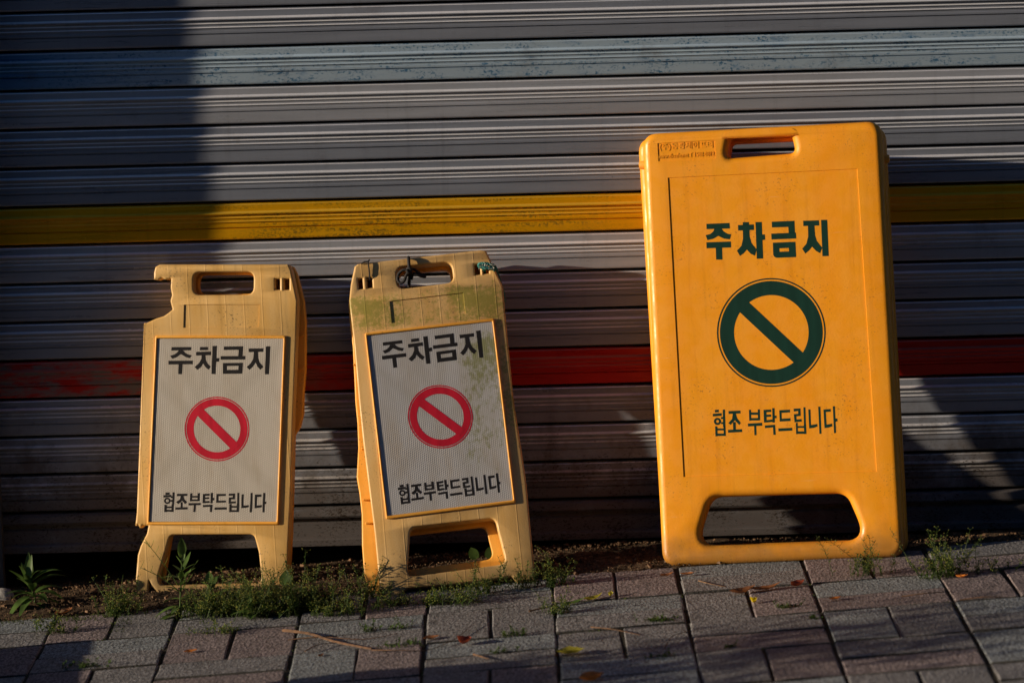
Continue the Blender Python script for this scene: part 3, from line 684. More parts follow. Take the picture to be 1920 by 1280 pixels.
# --- large orange sign on the right
s3 = Sign('no_parking_sign', (1241, 1063), (1696, 1044), R(12.5))
TB = 0.040
out3 = [(1203, 250), (1652, 225.5), (1697, 1043), (1241, 1062)]
lo3 = round_loop(s3.loop(out3), 0.030, 8)
hole_a = round_loop(s3.loop([(1368, 259), (1484, 254), (1491, 286), (1362, 296)]), 0.011, 6)
hole_b = round_loop(s3.loop([(1334, 931), (1586, 924), (1624, 1012), (1305, 1023)]), 0.030, 8)
me = plate_mesh([lo3, hole_a, hole_b], -TB, 0.0, 0.015, 5)
lab = s3.loop([(1231, 267.5), (1341.5, 261.5), (1344, 299), (1233, 304.5)])
rec = s3.loop([(1248.3, 330), (1611, 312.6), (1647.8, 887), (1278, 897.6)])
me = cut(me, [(lab, -0.0012, 0.01, 0.0018), (rec, -0.0015, 0.01, 0.0042)])
link('front_panel', soften(me), 'pl_big', s3.root)
out3b = [(1188, 253), (1655, 229), (1699, 1038), (1236, 1056)]
hole_a2 = round_loop(s3.loop([(1366, 264), (1485, 258), (1492, 289), (1361, 299)]), 0.010, 6)
hole_b2 = round_loop(s3.loop([(1328, 921), (1592, 914), (1632, 1010), (1297, 1021)]), 0.030, 8)
me = plate_mesh([round_loop(s3.loop(out3b), 0.030, 8), hole_a2, hole_b2], -2 * TB - 0.003, -TB - 0.003, 0.015, 5)
link('rear_panel', soften(me), 'pl_big', s3.root)
k = 260 / 1920
zr = -0.0015 + 0.0002
flat('lettering', map_polys(BIG_1, lambda x, y: s3.uv(1310 + x * k, 400 + y * k)), zr, 'ink_green', s3.root)
flat('lettering', map_polys(BIG_2, lambda x, y: s3.uv(1325 + x * k, 755 + y * k)), zr, 'ink_green', s3.root)
rings, slash = prohibition(1446, 623, 102, 99.3, 96.5, 70, 12.6, R(43), lambda x, y: s3.uv(x, y))
sym = flat('prohibition_symbol', rings[1:], zr, 'ink_green', s3.root); flat('thin_ring', rings[:1], zr, 'ink_green', sym); flat('slash', slash, zr + 0.00015, 'ink_green', sym)
# embossed maker's plate: raised strokes in the label recess
def embossed(text, px0, py0, px1, py1, height_px, bold):
    cu = bpy.data.curves.new('t', 'FONT'); cu.body = text; cu.size = 1.0; cu.extrude = 0.08; cu.offset = bold; cu.resolution_u = 2
    o = bpy.data.objects.new('t', cu); COL.objects.link(o); dg = bpy.context.evaluated_depsgraph_get()
    me = bpy.data.meshes.new_from_object(o.evaluated_get(dg)); bpy.data.objects.remove(o); bpy.data.curves.remove(cu)
    xs = [q.co.x for q in me.vertices]; ys = [q.co.y for q in me.vertices]
    a, b = s3.uv(px0, py0), s3.uv(px1, py1); ex = (b - a); ey = Vector((-ex.y, ex.x)).normalized() * (height_px / 960)
    for q in me.vertices:
        t = (q.co.x - min(xs)) / (max(xs) - min(xs)); h = (q.co.y - min(ys)) / (max(ys) - min(ys))
        p = a + ex * t + ey * h; zz = -0.0013 + (0.0009 if q.co.z > 0 else 0.0)
        q.co = (p.x, p.y, zz)
    me.materials.clear(); return link('embossed_lettering', me, 'pl_big', s3.root)
embossed('(주)동광세이프티', 1236.5, 283.8, 1336.5, 279.0, 14.5, 0.012)
embossed('www.dksafe.net T 1588-0812', 1233.0, 297.8, 1339.5, 292.2, 8.2, 0.012)
for (px, py, sd) in ((1199, 305, -1), (1657, 293, 1)):
    q = s3.uv(px, py); n = 14
    v, f = tube_mesh([[(q.x - 0.004 * sd, q.y, -TB - 0.004), (q.x + 0.003 * sd, q.y, -TB - 0.004), (q.x + 0.007 * sd, q.y, -TB - 0.004)]], 0.009, 10, 0.8)
    mesh_obj('hinge_bolt', v, f, 'pl_back', s3.root, smooth=True, angle=40)
tag(s3.root, 'large orange-yellow no-parking sign with green lettering, leaning at the right', 'parking sign')

# ------------------------------------------------------------------ cords on the middle sign
def world_pts(sg, pts, n=8): return spline([sg.root.matrix_world @ sg.p3(*p) for p in pts], n)
def rope_thing(name, parts, label, cat, loc):
    root = empty(name, Matrix.Translation(loc)); inv = -loc
    for pname, paths, r, mat in parts:
        for grp in ([paths] if pname == 'fray' else [[q] for q in paths]):
            v, f = tube_mesh([[p + inv for p in q] for q in grp], r, 8); o = mesh_obj(pname, v, f, mat, root, smooth=True, angle=60)
            if pname == 'fray': o['kind'] = 'stuff'
    return tag(root, label, cat)
W = lambda pts, n=8: world_pts(s2, pts, n)
loc = s2.root.matrix_world @ s2.p3(766, 510, 0.004)
rope_thing('tied_cord', [('wrap', [W([(768, 500, -0.034), (766.5, 483, -0.024), (766, 482, -0.004), (766, 486, 0.006), (767, 500, 0.007), (768, 512, 0.006), (767, 530, -0.004), (766, 541, -0.010)])], 0.0032, 'cord'),
    ('bow_loop', [W([(767, 510, 0.009), (757, 508, 0.008), (748, 514, 0.004), (745.5, 524, 0.003), (750, 531, 0.003), (757, 529, 0.005), (762, 518, 0.008), (768, 510, 0.011)]),
             W([(766, 509, 0.010), (776, 507, 0.008), (787, 514, 0.004), (795.5, 517, 0.002), (796, 519.5, 0.002), (786, 518, 0.006), (774, 514, 0.009)]),
             W([(767, 512, 0.008), (772, 518, 0.004), (771, 525, 0.002)])], 0.0030, 'cord'),
    ('knot', [W([(763, 507, 0.008), (768, 506, 0.012), (771, 511, 0.010), (766, 514, 0.011), (763, 509, 0.012)])], 0.0034, 'cord')],
    'black cord tied in a bow through the mossy sign\'s handle', 'cord', loc)
loc = s2.root.matrix_world @ s2.p3(690, 500, 0.004)
rope_thing('thin_cord', [('strand', [W([(693, 530, -0.012), (693, 520, 0.001), (692, 506, 0.003), (690, 492, 0.003), (691, 489, -0.004)]), W([(677, 495, 0.001), (684, 491.5, 0.003), (690, 491, 0.003), (693, 487, 0.002)])], 0.0014, 'cord')],
    'thin black string knotted at the mossy sign\'s top left slot', 'string', loc)
def braid(pts, r, turns, strands=3, n=10):
    c = W(pts, n); out = []
    for s_ in range(strands):
        q = []
        for i, p in enumerate(c):
            t = (c[min(i + 1, len(c) - 1)] - c[max(i - 1, 0)]).normalized(); a = t.cross(s2.uz).normalized(); b = t.cross(a)
            th = 2 * math.pi * (turns * i / len(c) + s_ / strands); q.append(p + (a * math.cos(th) + b * math.sin(th)) * r)
        out.append(q)
    return out
loc = s2.root.matrix_world @ s2.p3(912, 503, 0.004)
loops = braid([(909, 508, -0.012), (906, 503, 0.002), (899, 501, 0.006), (900, 497, 0.007), (912, 497, 0.008), (924, 499, 0.006), (929, 503, 0.0), (931, 508, -0.010)], 0.0020, 7) + \
        braid([(930, 506, -0.006), (922, 505, 0.006), (911, 505, 0.009), (902, 502, 0.008)], 0.0020, 5)
fr_ = []
rr = random.Random(3)
for k in range(26):
    px = rr.uniform(898, 928); py = 501 + rr.uniform(-4, 4)
    fr_.append(W([(px, py, 0.008), (px + rr.uniform(-4, 4), py + rr.uniform(-3, 4), 0.012)], 2))
tail = braid([(930, 506, -0.004), (935, 515, -0.012), (940, 530, -0.016), (945, 548, -0.018), (946, 561, -0.020)], 0.0016, 8)
rope_thing('green_rope', [('knot_strand', loops, 0.0017, 'rope'), ('fray', fr_, 0.0006, 'rope_pale'), ('tail_strand', tail, 0.0014, 'rope')],
    'frayed teal rope knotted through the mossy sign\'s top right slot', 'rope', loc)

# ------------------------------------------------------------------ plants
class Mb:
    def __init__(s): s.v, s.f = [], []
    def add(s, v, f):
        b = len(s.v); s.v += [tuple(a) for a in v]; s.f += [tuple(i + b for i in q) for q in f]
def leaf_geo(base, d, up, L, Wd, droop=0.3, fold=0.25, n=6, tip=1.0, heart=False):
    d = d.normalized(); side = d.cross(up)
    if side.length < 0.05: side = d.cross(Vector((1, 0, 0)))
    side.normalize(); nn = side.cross(d).normalized(); V, Fc = [], []
    for i in range(n + 1):
        t = i / n; wd = Wd * (math.sin(math.pi * t ** (0.75 * tip)) ** 0.9) * 0.5 + 0.0004
        if heart: wd = Wd * 0.5 * math.sqrt(max(0, 1 - (1.9 * t - 0.75) ** 2)) if t < 0.93 else 0.0003
        c = base + d * (L * t) - Vector((0, 0, 1)) * (droop * L * t * t) 
        V += [c - side * wd + nn * (fold * wd), c, c + side * wd + nn * (fold * wd)]
    for i in range(n):
        Fc += [(3 * i, 3 * i + 1, 3 * i + 4, 3 * i + 3), (3 * i + 1, 3 * i + 2, 3 * i + 5, 3 * i + 4)]
    return V, Fc
def stem_geo(pts, r, taper=0.4): return tube_mesh([pts], r, 5, taper)
def finish_plant(name, loc, parts, label, cat, group=None):
    root = empty(name, Matrix.Translation(loc))
    for pname, mb, mat in parts:
        if not mb.v: continue
        v = [(a[0] - loc.x, a[1] - loc.y, a[2] - loc.z) for a in mb.v]; mesh_obj(pname, v, mb.f, mat, root, smooth=True)['kind'] = 'stuff'
    return tag(root, label, cat, group)
UP = Vector((0, 0, 1))
def leaf_parts(root, loc, leaves, mat='leaf'):
    for v, f in leaves:
        mesh_obj('leaf', [a - loc for a in v], f, mat, root, smooth=True)
def leafy(px, py, seed, leaves, label, stem_h, sc=1.0, wsc=1.0, twigs=()):
    """broad weed: list of (angle, elevation, start height, length, width, droop)"""
    rg = random.Random(seed); p = ground(px, py); p.z = gz(p.x) - 0.004; lf = []
    top = p + Vector((rg.uniform(-.01, .01), 0, stem_h)); axis = spline([p, p + Vector((0.004, 0.003, stem_h * 0.5)), top], 5)
    root = empty('leafy_weed', Matrix.Translation(p))
    v, f = stem_geo(axis, 0.0022, 0.5); mesh_obj('stem', [a - p for a in v], f, 'sprig', root, smooth=True)
    for (az, el, h, L, wd, dr) in leaves:
        L *= sc; wd *= sc * wsc
        a, e = R(az), R(el); d = Vector((math.cos(e) * math.cos(a), math.cos(e) * math.sin(a), math.sin(e)))
        b = axis[min(len(axis) - 1, int(h * (len(axis) - 1)))]
        lf.append(leaf_geo(b - d * 0.001, d, UP, L, wd, dr, 0.3, 7))
    leaf_parts(root, p, lf)
    for tw in twigs:
        q = spline([p + Vector(t) for t in tw], 4); v, f = stem_geo(q, 0.0010, 0.5); mesh_obj('branch', [a - p for a in v], f, 'sprig', root, smooth=True)
        pods = Mb()
        for k in range(9):
            c = q[rg.randrange(len(q) // 3, len(q))]; d = Vector((rg.gauss(0, .5), rg.gauss(0, .3), rg.uniform(.2, 1))).normalized()
            pods.add(*tube_mesh([[c, c + d * .006, c + d * .014 + Vector((0, 0, .003))]], 0.0006, 4, 0.6))
        mesh_obj('seed_pods', [Vector(a) - p for a in pods.v], pods.f, 'pod', root)['kind'] = 'stuff'
    return tag(root, label, 'weed')
leafy(62, 1142, 1, [(95, 62, .9, .075, .016, .1), (70, 74, 1, .075, .012, .25), (20, 38, .8, .095, .020, .45), (10, 48, .9, .10, .022, .5), (200, 35, .5, .07, .016, .4), (230, 20, .5, .085, .017, .8), (250, 25, .4, .08, .016, .7),
    (300, 30, .5, .07, .018, .5), (335, 25, .6, .075, .018, .5), (170, 48, .8, .065, .015, .2), (120, 55, .9, .06, .014, .15), (280, 45, .7, .06, .016, .3), (215, 55, .7, .06, .015, .3), (0, 15, .4, .07, .014, .6), (40, 30, .6, .08, .015, .5), (140, 20, .5, .07, .014, .5), (310, 10, .3, .08, .016, .6), (260, 60, .9, .05, .012, .3), (10, 65, 1, .06, .013, .5), (160, 70, 1, .055, .012, .3)],
    'leafy weed with long lance-shaped leaves at the far left', 0.055, 1.0, 1.05)
leafy(337, 1152, 2, [(100, 80, 1, .040, .020, .0), (60, 45, .75, .055, .012, .0), (30, 35, .62, .045, .011, .1), (170, 20, .62, .05, .016, .3), (160, 40, .7, .03, .010, .1), (20, 52, .55, .07, .012, .0), (200, 5, .2, .06, .018, .4), (220, -2, .15, .07, .020, .2),
    (330, 30, .3, .05, .014, .2), (350, 55, .4, .06, .012, .0), (250, 10, .2, .05, .016, .3), (300, 40, .5, .035, .014, .1), (130, 60, .9, .03, .014, .0), (280, 60, .6, .03, .014, .1), (0, 20, .3, .06, .012, .4), (180, 35, .45, .05, .011, .3), (320, 10, .2, .06, .013, .4), (60, 60, .85, .03, .009, 0), (210, 60, .8, .028, .009, 0), (345, 40, .7, .045, .010, .2), (150, 10, .3, .05, .012, .4)],
    'upright leafy weed growing in front of the broken sign\'s left foot', 0.118, 0.85, 0.95, [[(0, 0, .05), (-.03, 0, .075), (-.07, .005, .095)], [(0, 0, .06), (-.025, 0, .10), (-.055, .005, .14)]])
leafy(541, 1118, 3, [(80, 70, 1, .030, .018, .0), (200, 20, .4, .04, .022, .2), (330, 15, .5, .04, .024, .2), (270, 20, .3, .045, .024, .3)], 'low broad-leaved weed at the broken sign\'s right foot', 0.024, 1.1, 1.2)
leafy(398, 1150, 7, [(a, rnd, hh, L, .014, .25) for a, rnd, hh, L in ((20, 40, .5, .05), (160, 30, .4, .045), (90, 70, 1, .035), (250, 20, .2, .05), (320, 35, .6, .04), (60, 55, .8, .04), (200, 50, .8, .035))], 'small leafy weed below the broken sign\'s lower opening', 0.06)
leafy(470, 1158, 8, [(a, e, hh, L, .018, .3) for a, e, hh, L in ((0, 15, .4, .04), (180, 15, .4, .045), (270, 20, .3, .04), (90, 60, 1, .03), (320, 40, .8, .03), (220, 40, .8, .03))], 'low broad-leaved weed among the dense clumps below the broken sign', 0.03)
def sprig(mb_s, mb_l, mb_p, base, h, rg, lean=0.35, pods=True):
    d = Vector((rg.gauss(0, lean), rg.gauss(0, lean), 1)).normalized(); n = 5; pts = []
    curl = Vector((rg.gauss(0, .25), rg.gauss(0, .25), 0))
    for i in range(n + 1):
        t = i / n; pts.append(base + d * h * t + curl * h * t * t * 0.5)
    mb_s.add(*tube_mesh([pts], 0.0007, 3, 0.5))
    for k in range(int(4 + h * 120)):
        t = rg.uniform(0.12, 1); i = min(n - 1, int(t * n)); b = pts[i].lerp(pts[i + 1], t * n - i)
        a = rg.uniform(0, 6.283); e = rg.uniform(0.1, 1.1); dd = Vector((math.cos(a) * math.cos(e), math.sin(a) * math.cos(e), math.sin(e)))
        L = rg.uniform(0.004, 0.012) * (1.35 - 0.7 * t)
        mb_l.add(*leaf_geo(b, dd, UP, L, L * 0.34, 0.2, 0.2, 2))
    if pods:
        for k in range(int(3 + h * 100)):
            t = rg.uniform(0.45, 1); i = min(n - 1, int(t * n)); b = pts[i].lerp(pts[i + 1], t * n - i)
            a = rg.uniform(0, 6.283); e = rg.uniform(-0.2, 0.9); dd = Vector((math.cos(a) * math.cos(e), math.sin(a) * math.cos(e), math.sin(e)))
            L = rg.uniform(0.004, 0.012); c = b + dd * L; q = 0.0011
            mb_s.add(*tube_mesh([[b, c]], 0.0003, 3))
            mb_p.add([c + Vector((q, 0, 0)), c + Vector((-q, 0, 0)), c + Vector((0, q, 0)), c + Vector((0, -q, 0)), c + Vector((0, 0, q)), c + Vector((0, 0, -q))],
                     [(0, 2, 4), (2, 1, 4), (1, 3, 4), (3, 0, 4), (2, 0, 5), (1, 2, 5), (3, 1, 5), (0, 3, 5)])
def clump(name, px, py, n, h, spread, seed, label, pods=True, flat_=1.0, group=None):
    rg = random.Random(seed); p = ground(px, py); st, lf, pd = Mb(), Mb(), Mb()
    for i in range(n):
        x = p.x + rg.gauss(0, spread); y = p.y + rg.gauss(0, spread * 0.5 * flat_); b = Vector((x, y, gz(x) - 0.003))
        sprig(st, lf, pd, b, h * (rg.uniform(0.3, 0.85) if rg.random() < .8 else rg.uniform(0.9, 1.45)), rg, 0.42, pods)
    return finish_plant(name, Vector((p.x, p.y, gz(p.x))), [('stem', st, 'sprig'), ('foliage', lf, 'sprig'), ('seed_pods', pd, 'pod')], label, 'weed', group)
CL = [(228, 1150, 60, .060, .018, 'small bushy weed between the far left weed and the broken sign'),
 (395, 1150, 95, .066, .028, 'seeding weed clump under the broken sign\'s cross bar'),
 (455, 1150, 120, .070, .032, 'dense seeding weed clump under the middle of the broken sign'),
 (520, 1150, 135, .078, .032, 'dense bright green weed clump at the broken sign\'s right foot'),
 (585, 1145, 125, .068, .032, 'dense weed clump between the two small signs'),
 (640, 1152, 50, .040, .030, 'low trailing weed clump just left of the mossy sign'),
 (695, 1118, 26, .050, .012, 'weed sprigs against the mossy sign\'s left foot'),
 (735, 1135, 40, .030, .030, 'low weed clump in front of the mossy sign\'s left foot'),
 (815, 1130, 34, .032, .022, 'low weed clump below the middle of the mossy sign'),
 (862, 1130, 40, .040, .024, 'weed clump with seed heads below the mossy sign\'s opening'),
 (902, 1112, 26, .055, .016, 'taller weed sprigs in front of the mossy sign\'s lower bar'),
 (985, 1100, 24, .055, .014, 'thin weed sprigs at the mossy sign\'s right foot'),
 (1043, 1098, 26, .070, .014, 'tall seeding weed just right of the mossy sign'),
 (1042, 1150, 22, .040, .012, 'weed tuft in the paving joint right of the mossy sign'),
 (1630, 1078, 26, .070, .022, 'weed clump before the large sign\'s right corner'),
 (1768, 1080, 55, .075, .022, 'tall weed clump to the right of the large sign'),
 (1850, 1072, 14, .045, .026, 'sparse weed sprigs at the far right'),
 (100, 1185, 20, .040, .018, 'dark weed tuft in the paving joint at the far left'),
 (420, 1185, 24, .030, .030, 'sparse weed tuft on the paving in front of the broken sign')]
for i, (px, py, n, h, sp, lb) in enumerate(CL): clump('seeding_weed', px, py, n, h, sp, 100 + i, lb, group='small seeding weeds along the paving edge')
# small tufts rooted in joints
for i, (px, py, n, h, sp, lb) in enumerate([(695, 1182, 14, .020, .010, 'tiny grass tuft in the joint above the fallen stick'), (742, 1178, 12, .018, .010, 'tiny grass tuft right of the one above the stick'),
      (965, 1190, 20, .018, .012, 'tiny grass tuft in the joint right of the red dry leaf'), (935, 1222, 12, .014, .012, 'flat grass tuft below the red dry leaf'),
      (1235, 1163, 40, .014, .012, 'flat moss-green tuft in the joint between mossy and large signs'), (1240, 1230, 16, .010, .012, 'flat tuft in the joint right of the yellow-green leaf'),
      (1475, 1138, 20, .012, .014, 'flat tuft beside the yellow petal'), (1530, 1160, 10, .012, .008, 'small tuft in the joint below the orange leaf bit'),
      (750, 1212, 30, .014, .022, 'low tuft under the fallen stick'), (160, 1250, 34, .014, .020, 'low tuft in the joint at the lower left'), (1370, 1212, 10, .010, .008, 'tiny tuft in a joint at the lower middle right')]):
    clump('grass_tuft', px, py, n, h, sp, 300 + i, lb, pods=False, group='small tufts in the paving joints')
# heart-leaved seedling behind the mossy sign
p = ground(900, 1062); p.z = gz(p.x); st, lf = Mb(), []
for (dx, a, L) in ((-0.004, 112, 0.024), (0.008, 68, 0.027)):
    b = p + Vector((dx, 0, 0)); t = b + Vector((dx, 0.0, 0.016)); st.add(*stem_geo([b, t], 0.0009))
    lf.append(leaf_geo(t, Vector((math.cos(R(a)), 0.1, math.sin(R(a)))), Vector((0, -1, 0.2)), L, 0.020, 0, 0.15, 8, heart=True))
o = finish_plant('seedling', p, [('stem', st, 'sprig')], 'seedling with two heart-shaped leaves seen through the mossy sign\'s opening', 'weed'); leaf_parts(o, p, lf)

# moss and fine grass in the joints: nobody could count it
ms = Mb(); rg = random.Random(77)
def moss_at(x, y, n, s_, hh):
    for _ in range(n):
        a = rg.uniform(0, 6.28); b = Vector((x + rg.gauss(0, s_), y + rg.gauss(0, s_ * 0.5), 0)); b.z = gz(b.x) - 0.006
        d = Vector((rg.gauss(0, .6), rg.gauss(0, .6), 1)).normalized()
        ms.add(*leaf_geo(b, d, Vector((0, -1, 0)), hh * rg.uniform(.5, 1.3), 0.0018, 0.2, 0.1, 2))
for k in range(900):                          # along the rear edge and joints
    x = rg.uniform(-1.15, 0.1); moss_at(x, -0.30 + rg.gauss(0, 0.022), 3, 0.006, 0.011)
for ci in range(-5, 5):
    for k in range(26):
        if rg.random() < 0.55: moss_at(CX + ci * UNIT + rg.gauss(0, 0.003), rg.uniform(-1.0, -0.3), 2, 0.004, 0.008)
for k in range(140): moss_at(rg.uniform(-1.05, 1.05), rg.choice([-0.52, -0.755, -0.99]) + rg.gauss(0, 0.003), 3, 0.006, 0.008)
for k in range(160): moss_at(-0.74 + rg.gauss(0, 0.006), rg.uniform(-0.47, -0.3), 3, 0.004, 0.009)
tag(mesh_obj('joint_moss', ms.v, ms.f, 'moss'), 'fine moss and grass in the paving joints', 'moss', kind='stuff')

# crumbs, wood chips and grit on the soil strip
cr = Mb(); rg = random.Random(41)
def chip(x, y, z, L, w_, h):
    a = rg.uniform(0, 3.14); q = Matrix.Rotation(a, 3, 'Z') @ Matrix.Rotation(rg.gauss(0, .35), 3, 'Y')
    v, f = box_data(-L / 2, L / 2, -w_ / 2, w_ / 2, -h / 2, h / 2)
    cr.add([Vector((x, y, z)) + q @ (Vector(a_) * rg.uniform(.75, 1.2)) for a_ in v], f)
for k in range(4200):
    x = rg.uniform(-1.1, 1.1); y = -0.29 * rg.random() ** 0.8 - 0.005 + rg.gauss(0, 0.01)
    L = rg.uniform(.001, .0035) if rg.random() < .95 else rg.uniform(.005, .012)
    t = min(1, max(0, (y + .3) / .3)); zb = min(gz(x), .006) if x > 0 else gz(x)
    chip(x, y, gz(x) * (1 - t) + zb * t + 0.012 * math.sin(math.pi * t) * (1 if x < .35 else .4) + 0.004, L, L * rg.uniform(.35, .9), L * .4)
tag(mesh_obj('soil_crumbs', cr.v, cr.f, 'straw'), 'loose brown crumbs and chips on the soil strip', 'debris', kind='stuff')
cr = Mb()
for k in range(5200):
    x = rg.uniform(-1.1, 1.1); y = -0.29 * rg.random() - 0.005; L = rg.uniform(.0015, .0045)
    t = min(1, max(0, (y + .3) / .3)); zb = min(gz(x), .006) if x > 0 else gz(x)
    chip(x, y, gz(x) * (1 - t) + zb * t + 0.012 * math.sin(math.pi * t) * (1 if x < .35 else .4) + 0.002, L, L * .8, L * .7)
tag(mesh_obj('soil_clods', cr.v, cr.f, 'soil'), 'small clods of dark soil along the shutter', 'debris', kind='stuff')

# ------------------------------------------------------------------ fallen leaves, petals, sticks
def fallen(name, px, py, L, Wd, ang, mat, label, cat='leaf', curl=0.35, lift=0.0012, seed=0):
    p = ground(px, py); rg = random.Random(seed + int(px)); n, m_ = 7, 4; V, Fc = [], []
    for i in range(n + 1):
        t = i / n; wd = Wd * 0.5 * max(0.04, math.sin(math.pi * t ** 0.85))
        for j in range(m_ + 1):
            s_ = j / m_ * 2 - 1; zz = lift + curl * (abs(s_) ** 2 * wd * 1.2 + (t - .45) ** 2 * L * 1.3) + rg.uniform(-1, 1) * 0.0008
            V.append(((t - .5) * L, s_ * wd * (1 + rg.uniform(-.1, .1)), zz))
    Fc = [(i * (m_ + 1) + j, (i + 1) * (m_ + 1) + j, (i + 1) * (m_ + 1) + j + 1, i * (m_ + 1) + j + 1) for i in range(n) for j in range(m_)]
    o = mesh_obj(name, V, Fc, mat, smooth=True); o.location = (p.x, p.y, gz(p.x)); o.rotation_euler = (0, -tilt, R(ang)); return tag(o, label, cat)
FL = [('fallen_leaf', 120, 1152, .040, .022, 40, 'dry', 'brown dry leaf standing behind the paving at the far left', .6),
 ('fallen_leaf', 648, 1138, .036, .024, 10, 'dry', 'curled pale brown leaf between the two small signs', .9),
 ('fallen_leaf', 872, 1207, .030, .028, 60, 'dry_red', 'reddish dry leaf on the bricks below the mossy sign', .8),
 ('fallen_leaf', 808, 1198, .032, .018, 5, 'dry', 'dark dry leaf beside the brick joint right of the stick', .4),
 ('fallen_leaf', 1070, 1226, .050, .034, -8, 'yellow_leaf', 'yellow-green leaf lying on the bricks in the lower middle', .45),
 ('fallen_leaf', 1110, 1276, .042, .030, 10, 'orange_leaf', 'bright orange leaf at the bottom edge', .7),
 ('fallen_leaf', 1112, 1124, .042, .016, 35, 'yellow_leaf', 'pale yellow withered leaf right of the mossy sign', .5),
 ('fallen_leaf', 1070, 1133, .060, .014, 20, 'leaf', 'long green withered leaf on the bricks right of the mossy sign', .4),
 ('fallen_leaf', 1145, 1118, .016, .010, 80, 'yellow_leaf', 'tiny yellow leaf bit standing right of the withered leaf', 1.2),
 ('fallen_petal', 1414, 1130, .016, .014, 70, 'yellow_petal', 'bright yellow petal on the bricks before the large sign', 1.2),
 ('fallen_leaf', 1392, 1112, .050, .022, 15, 'dry', 'curled brown leaf in front of the large sign', .6),
 ('fallen_leaf', 1436, 1106, .060, .020, 12, 'dry', 'long brown leaf beside the curled one before the large sign', .5),
 ('fallen_leaf', 1496, 1098, .034, .022, 40, 'dry_red', 'dark red-brown leaf before the middle of the large sign', .6),
 ('fallen_leaf', 1566, 1124, .022, .012, 0, 'orange_leaf', 'small orange leaf bit on the bricks right of the petal', .5),
 ('fallen_leaf', 1803, 1083, .024, .012, -30, 'orange_leaf', 'small orange leaf bit at the right below the tall weed', .6),
 ('fallen_leaf', 357, 1222, .024, .014, 10, 'orange_leaf', 'small red-orange leaf bit on the bricks at the lower left', .3),
 ('fallen_leaf', 602, 1230, .014, .010, 50, 'dry', 'tiny brown leaf bit below the stick', .5),
 ('fallen_leaf', 1250, 1080, .026, .012, 20, 'dry', 'rust-brown leaf scrap at the large sign\'s left corner', .5),
 ('fallen_leaf', 1290, 1078, .030, .012, -15, 'dry', 'rust-brown leaf scrap under the large sign\'s lower edge', .5),
 ('fallen_leaf', 345, 1072, .020, .012, -15, 'dry_red', 'red-brown leaf scrap behind the broken sign\'s crossbar', .5)]
for (nm, px, py, L, wd, a, mt, lb, cu_) in FL: fallen(nm, px, py, L, wd, a, mt, lb, 'petal' if 'petal' in nm else 'leaf', cu_)
def stick(name, pts, r, mat, label, taper=0.5, h=0.004):
    P = [ground(*p) for p in pts]; P = [Vector((p.x, p.y, gz(p.x) + h + 0.003 * math.sin(i * 2.1))) for i, p in enumerate(P)]
    o0 = P[0].copy(); v, f = tube_mesh([spline([p - o0 for p in P], 5)], r, 6, taper)
    o = mesh_obj(name, v, f, mat, smooth=True, angle=50); o.location = o0; return tag(o, label, 'twig')
stick('stick', [(531, 1187), (580, 1196), (630, 1206), (697, 1222)], 0.0030, 'twig', 'brown stick lying across the bricks between the small signs', 0.6, 0.006)
stick('twig', [(697, 1222), (740, 1225), (800, 1219), (850, 1203), (888, 1175)], 0.0010, 'twig', 'long thin bent twig running right from the stick')
stick('twig', [(540, 1203), (600, 1200), (680, 1199), (745, 1191)], 0.0011, 'twig', 'thin dark twig crossing beneath the stick')
stick('twig', [(572, 1224), (600, 1214), (640, 1205)], 0.0012, 'twig', 'short dark twig at the left end of the stick')
stick('twig', [(1108, 1179), (1150, 1186), (1200, 1191)], 0.0013, 'twig', 'reddish twig above the yellow-green leaf')
stick('twig', [(1247, 1217), (1262, 1198), (1292, 1184)], 0.0010, 'twig', 'curved dark twig on the bricks right of the yellow-green leaf')
stick('twig', [(992, 1149), (1030, 1143)], 0.0020, 'twig', 'short dark twig left of the tuft in the joint')
stick('twig', [(888, 1230), (918, 1242)], 0.0018, 'twig', 'short reddish twig below the red dry leaf')
stick('twig', [(1690, 1122), (1740, 1118), (1785, 1110)], 0.0014, 'twig', 'dark twig on the bricks at the right')
stick('twig', [(1800, 1128), (1850, 1125), (1885, 1121)], 0.0014, 'twig', 'dark twig near the right edge')
stick('twig', [(1310, 1092), (1330, 1100), (1360, 1101)], 0.0012, 'straw', 'pale curved straw in front of the large sign')
stick('twig', [(845, 1113), (885, 1108)], 0.0022, 'straw', 'pale straw stalk under the mossy sign')
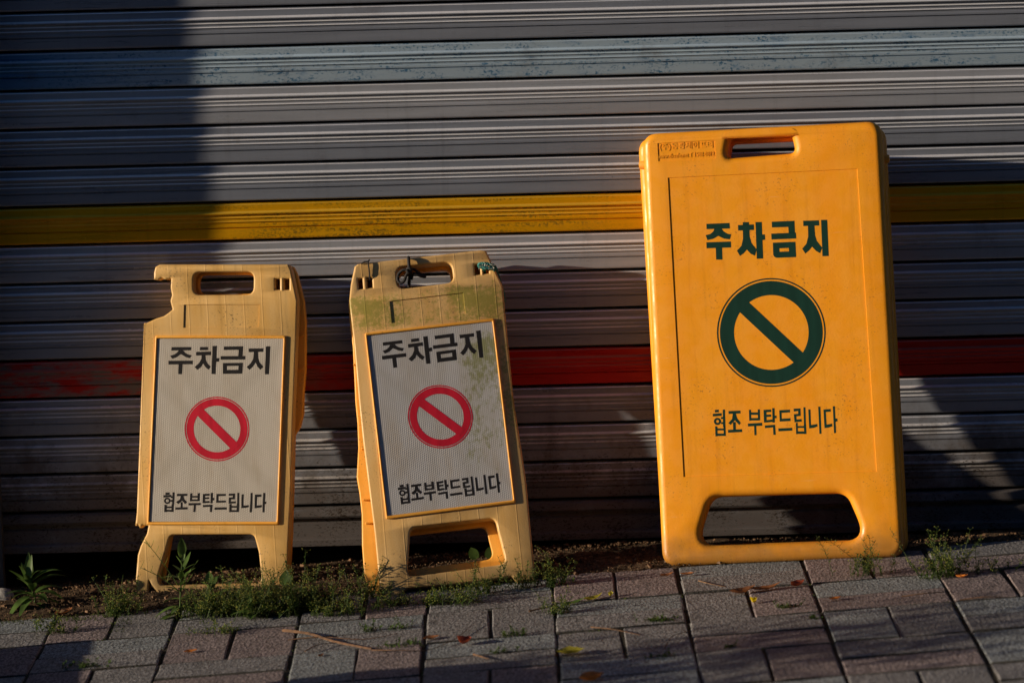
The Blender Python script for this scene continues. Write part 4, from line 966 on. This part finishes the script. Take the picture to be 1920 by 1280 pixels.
# pale stone at the left frame edge
bm = bmesh.new(); bmesh.ops.create_icosphere(bm, subdivisions=3, radius=1.0); p = ground(6, 1130)
for q in bm.verts:
    c = q.co; k = 1 + 0.16 * pnoise(c * 1.6) + 0.05 * pnoise(c * 5); q.co = Vector((c.x * 0.024 * k, c.y * 0.022 * k, c.z * 0.020 * k))
me = bpy.data.meshes.new('stone'); bm.to_mesh(me); bm.free(); o = link('stone', soften(me, 60), 'stone'); o.location = (p.x, p.y, gz(p.x) + 0.010)
tag(o, 'pale grey stone beside the leafy weed at the left edge', 'stone')

# ------------------------------------------------------------------ unseen shadow casters added just left of the frame
kx = ground(-300, 1200)
kb = bevelled_box('shade_kerb_block', (-0.19, 0.19, -0.2, 0.2, -0.05, 0.105), 0.012, 'plaster'); kb.location = (-1.36, -0.80, gz(-1.36)); kb.rotation_euler = (0, -tilt, R(4))  # added block, its shadow darkens the lower left paving
tag(kb, 'low grey concrete kerb block added out of view to shade the lower left paving', 'kerb block')
pl = empty('shade_planter', Matrix.Translation((-1.55, -1.42, gz(-1.55))))  # added tub and shrub, their shadow dapples the foreground
lp = round_loop([(-.2, -.2), (.2, -.2), (.2, .2), (-.2, .2)], 0.03, 3); li = round_loop([(-.17, -.17), (.17, -.17), (.17, .17), (-.17, .17)], 0.02, 3)
link('tub', soften(plate_mesh([lp, li], 0.0, 0.36, 0.008, 2)), 'plaster', pl)
box('earth', (-.175, .175, -.175, .175, 0.01, 0.31), 'soil', pl)
fo = Mb(); rg = random.Random(9)
for k in range(900):
    d = Vector((rg.gauss(0, .11), rg.gauss(0, .11), .36 + abs(rg.gauss(.10, .09)))); a = rg.uniform(0, 6.28); e = rg.uniform(-.2, 1.2)
    fo.add(*leaf_geo(d, Vector((math.cos(a) * math.cos(e), math.sin(a) * math.cos(e), math.sin(e))), UP, rg.uniform(.03, .06), .018, .3, .2, 3))
mesh_obj('foliage', fo.v, fo.f, 'shade_shrub', pl, smooth=True)['kind'] = 'stuff'
v, f = tube_mesh([[(0, 0, .3), (.02, .01, .40), (.03, -.02, .52)], [(0, 0, .3), (-.04, .03, .42), (-.08, .04, .50)]], .008, 6, .5); mesh_obj('stem', v, f, 'twig', pl)['kind'] = 'stuff'
tag(pl, 'square grey planter with a leafy shrub, added out of view to shade the foreground paving', 'shade_planter')
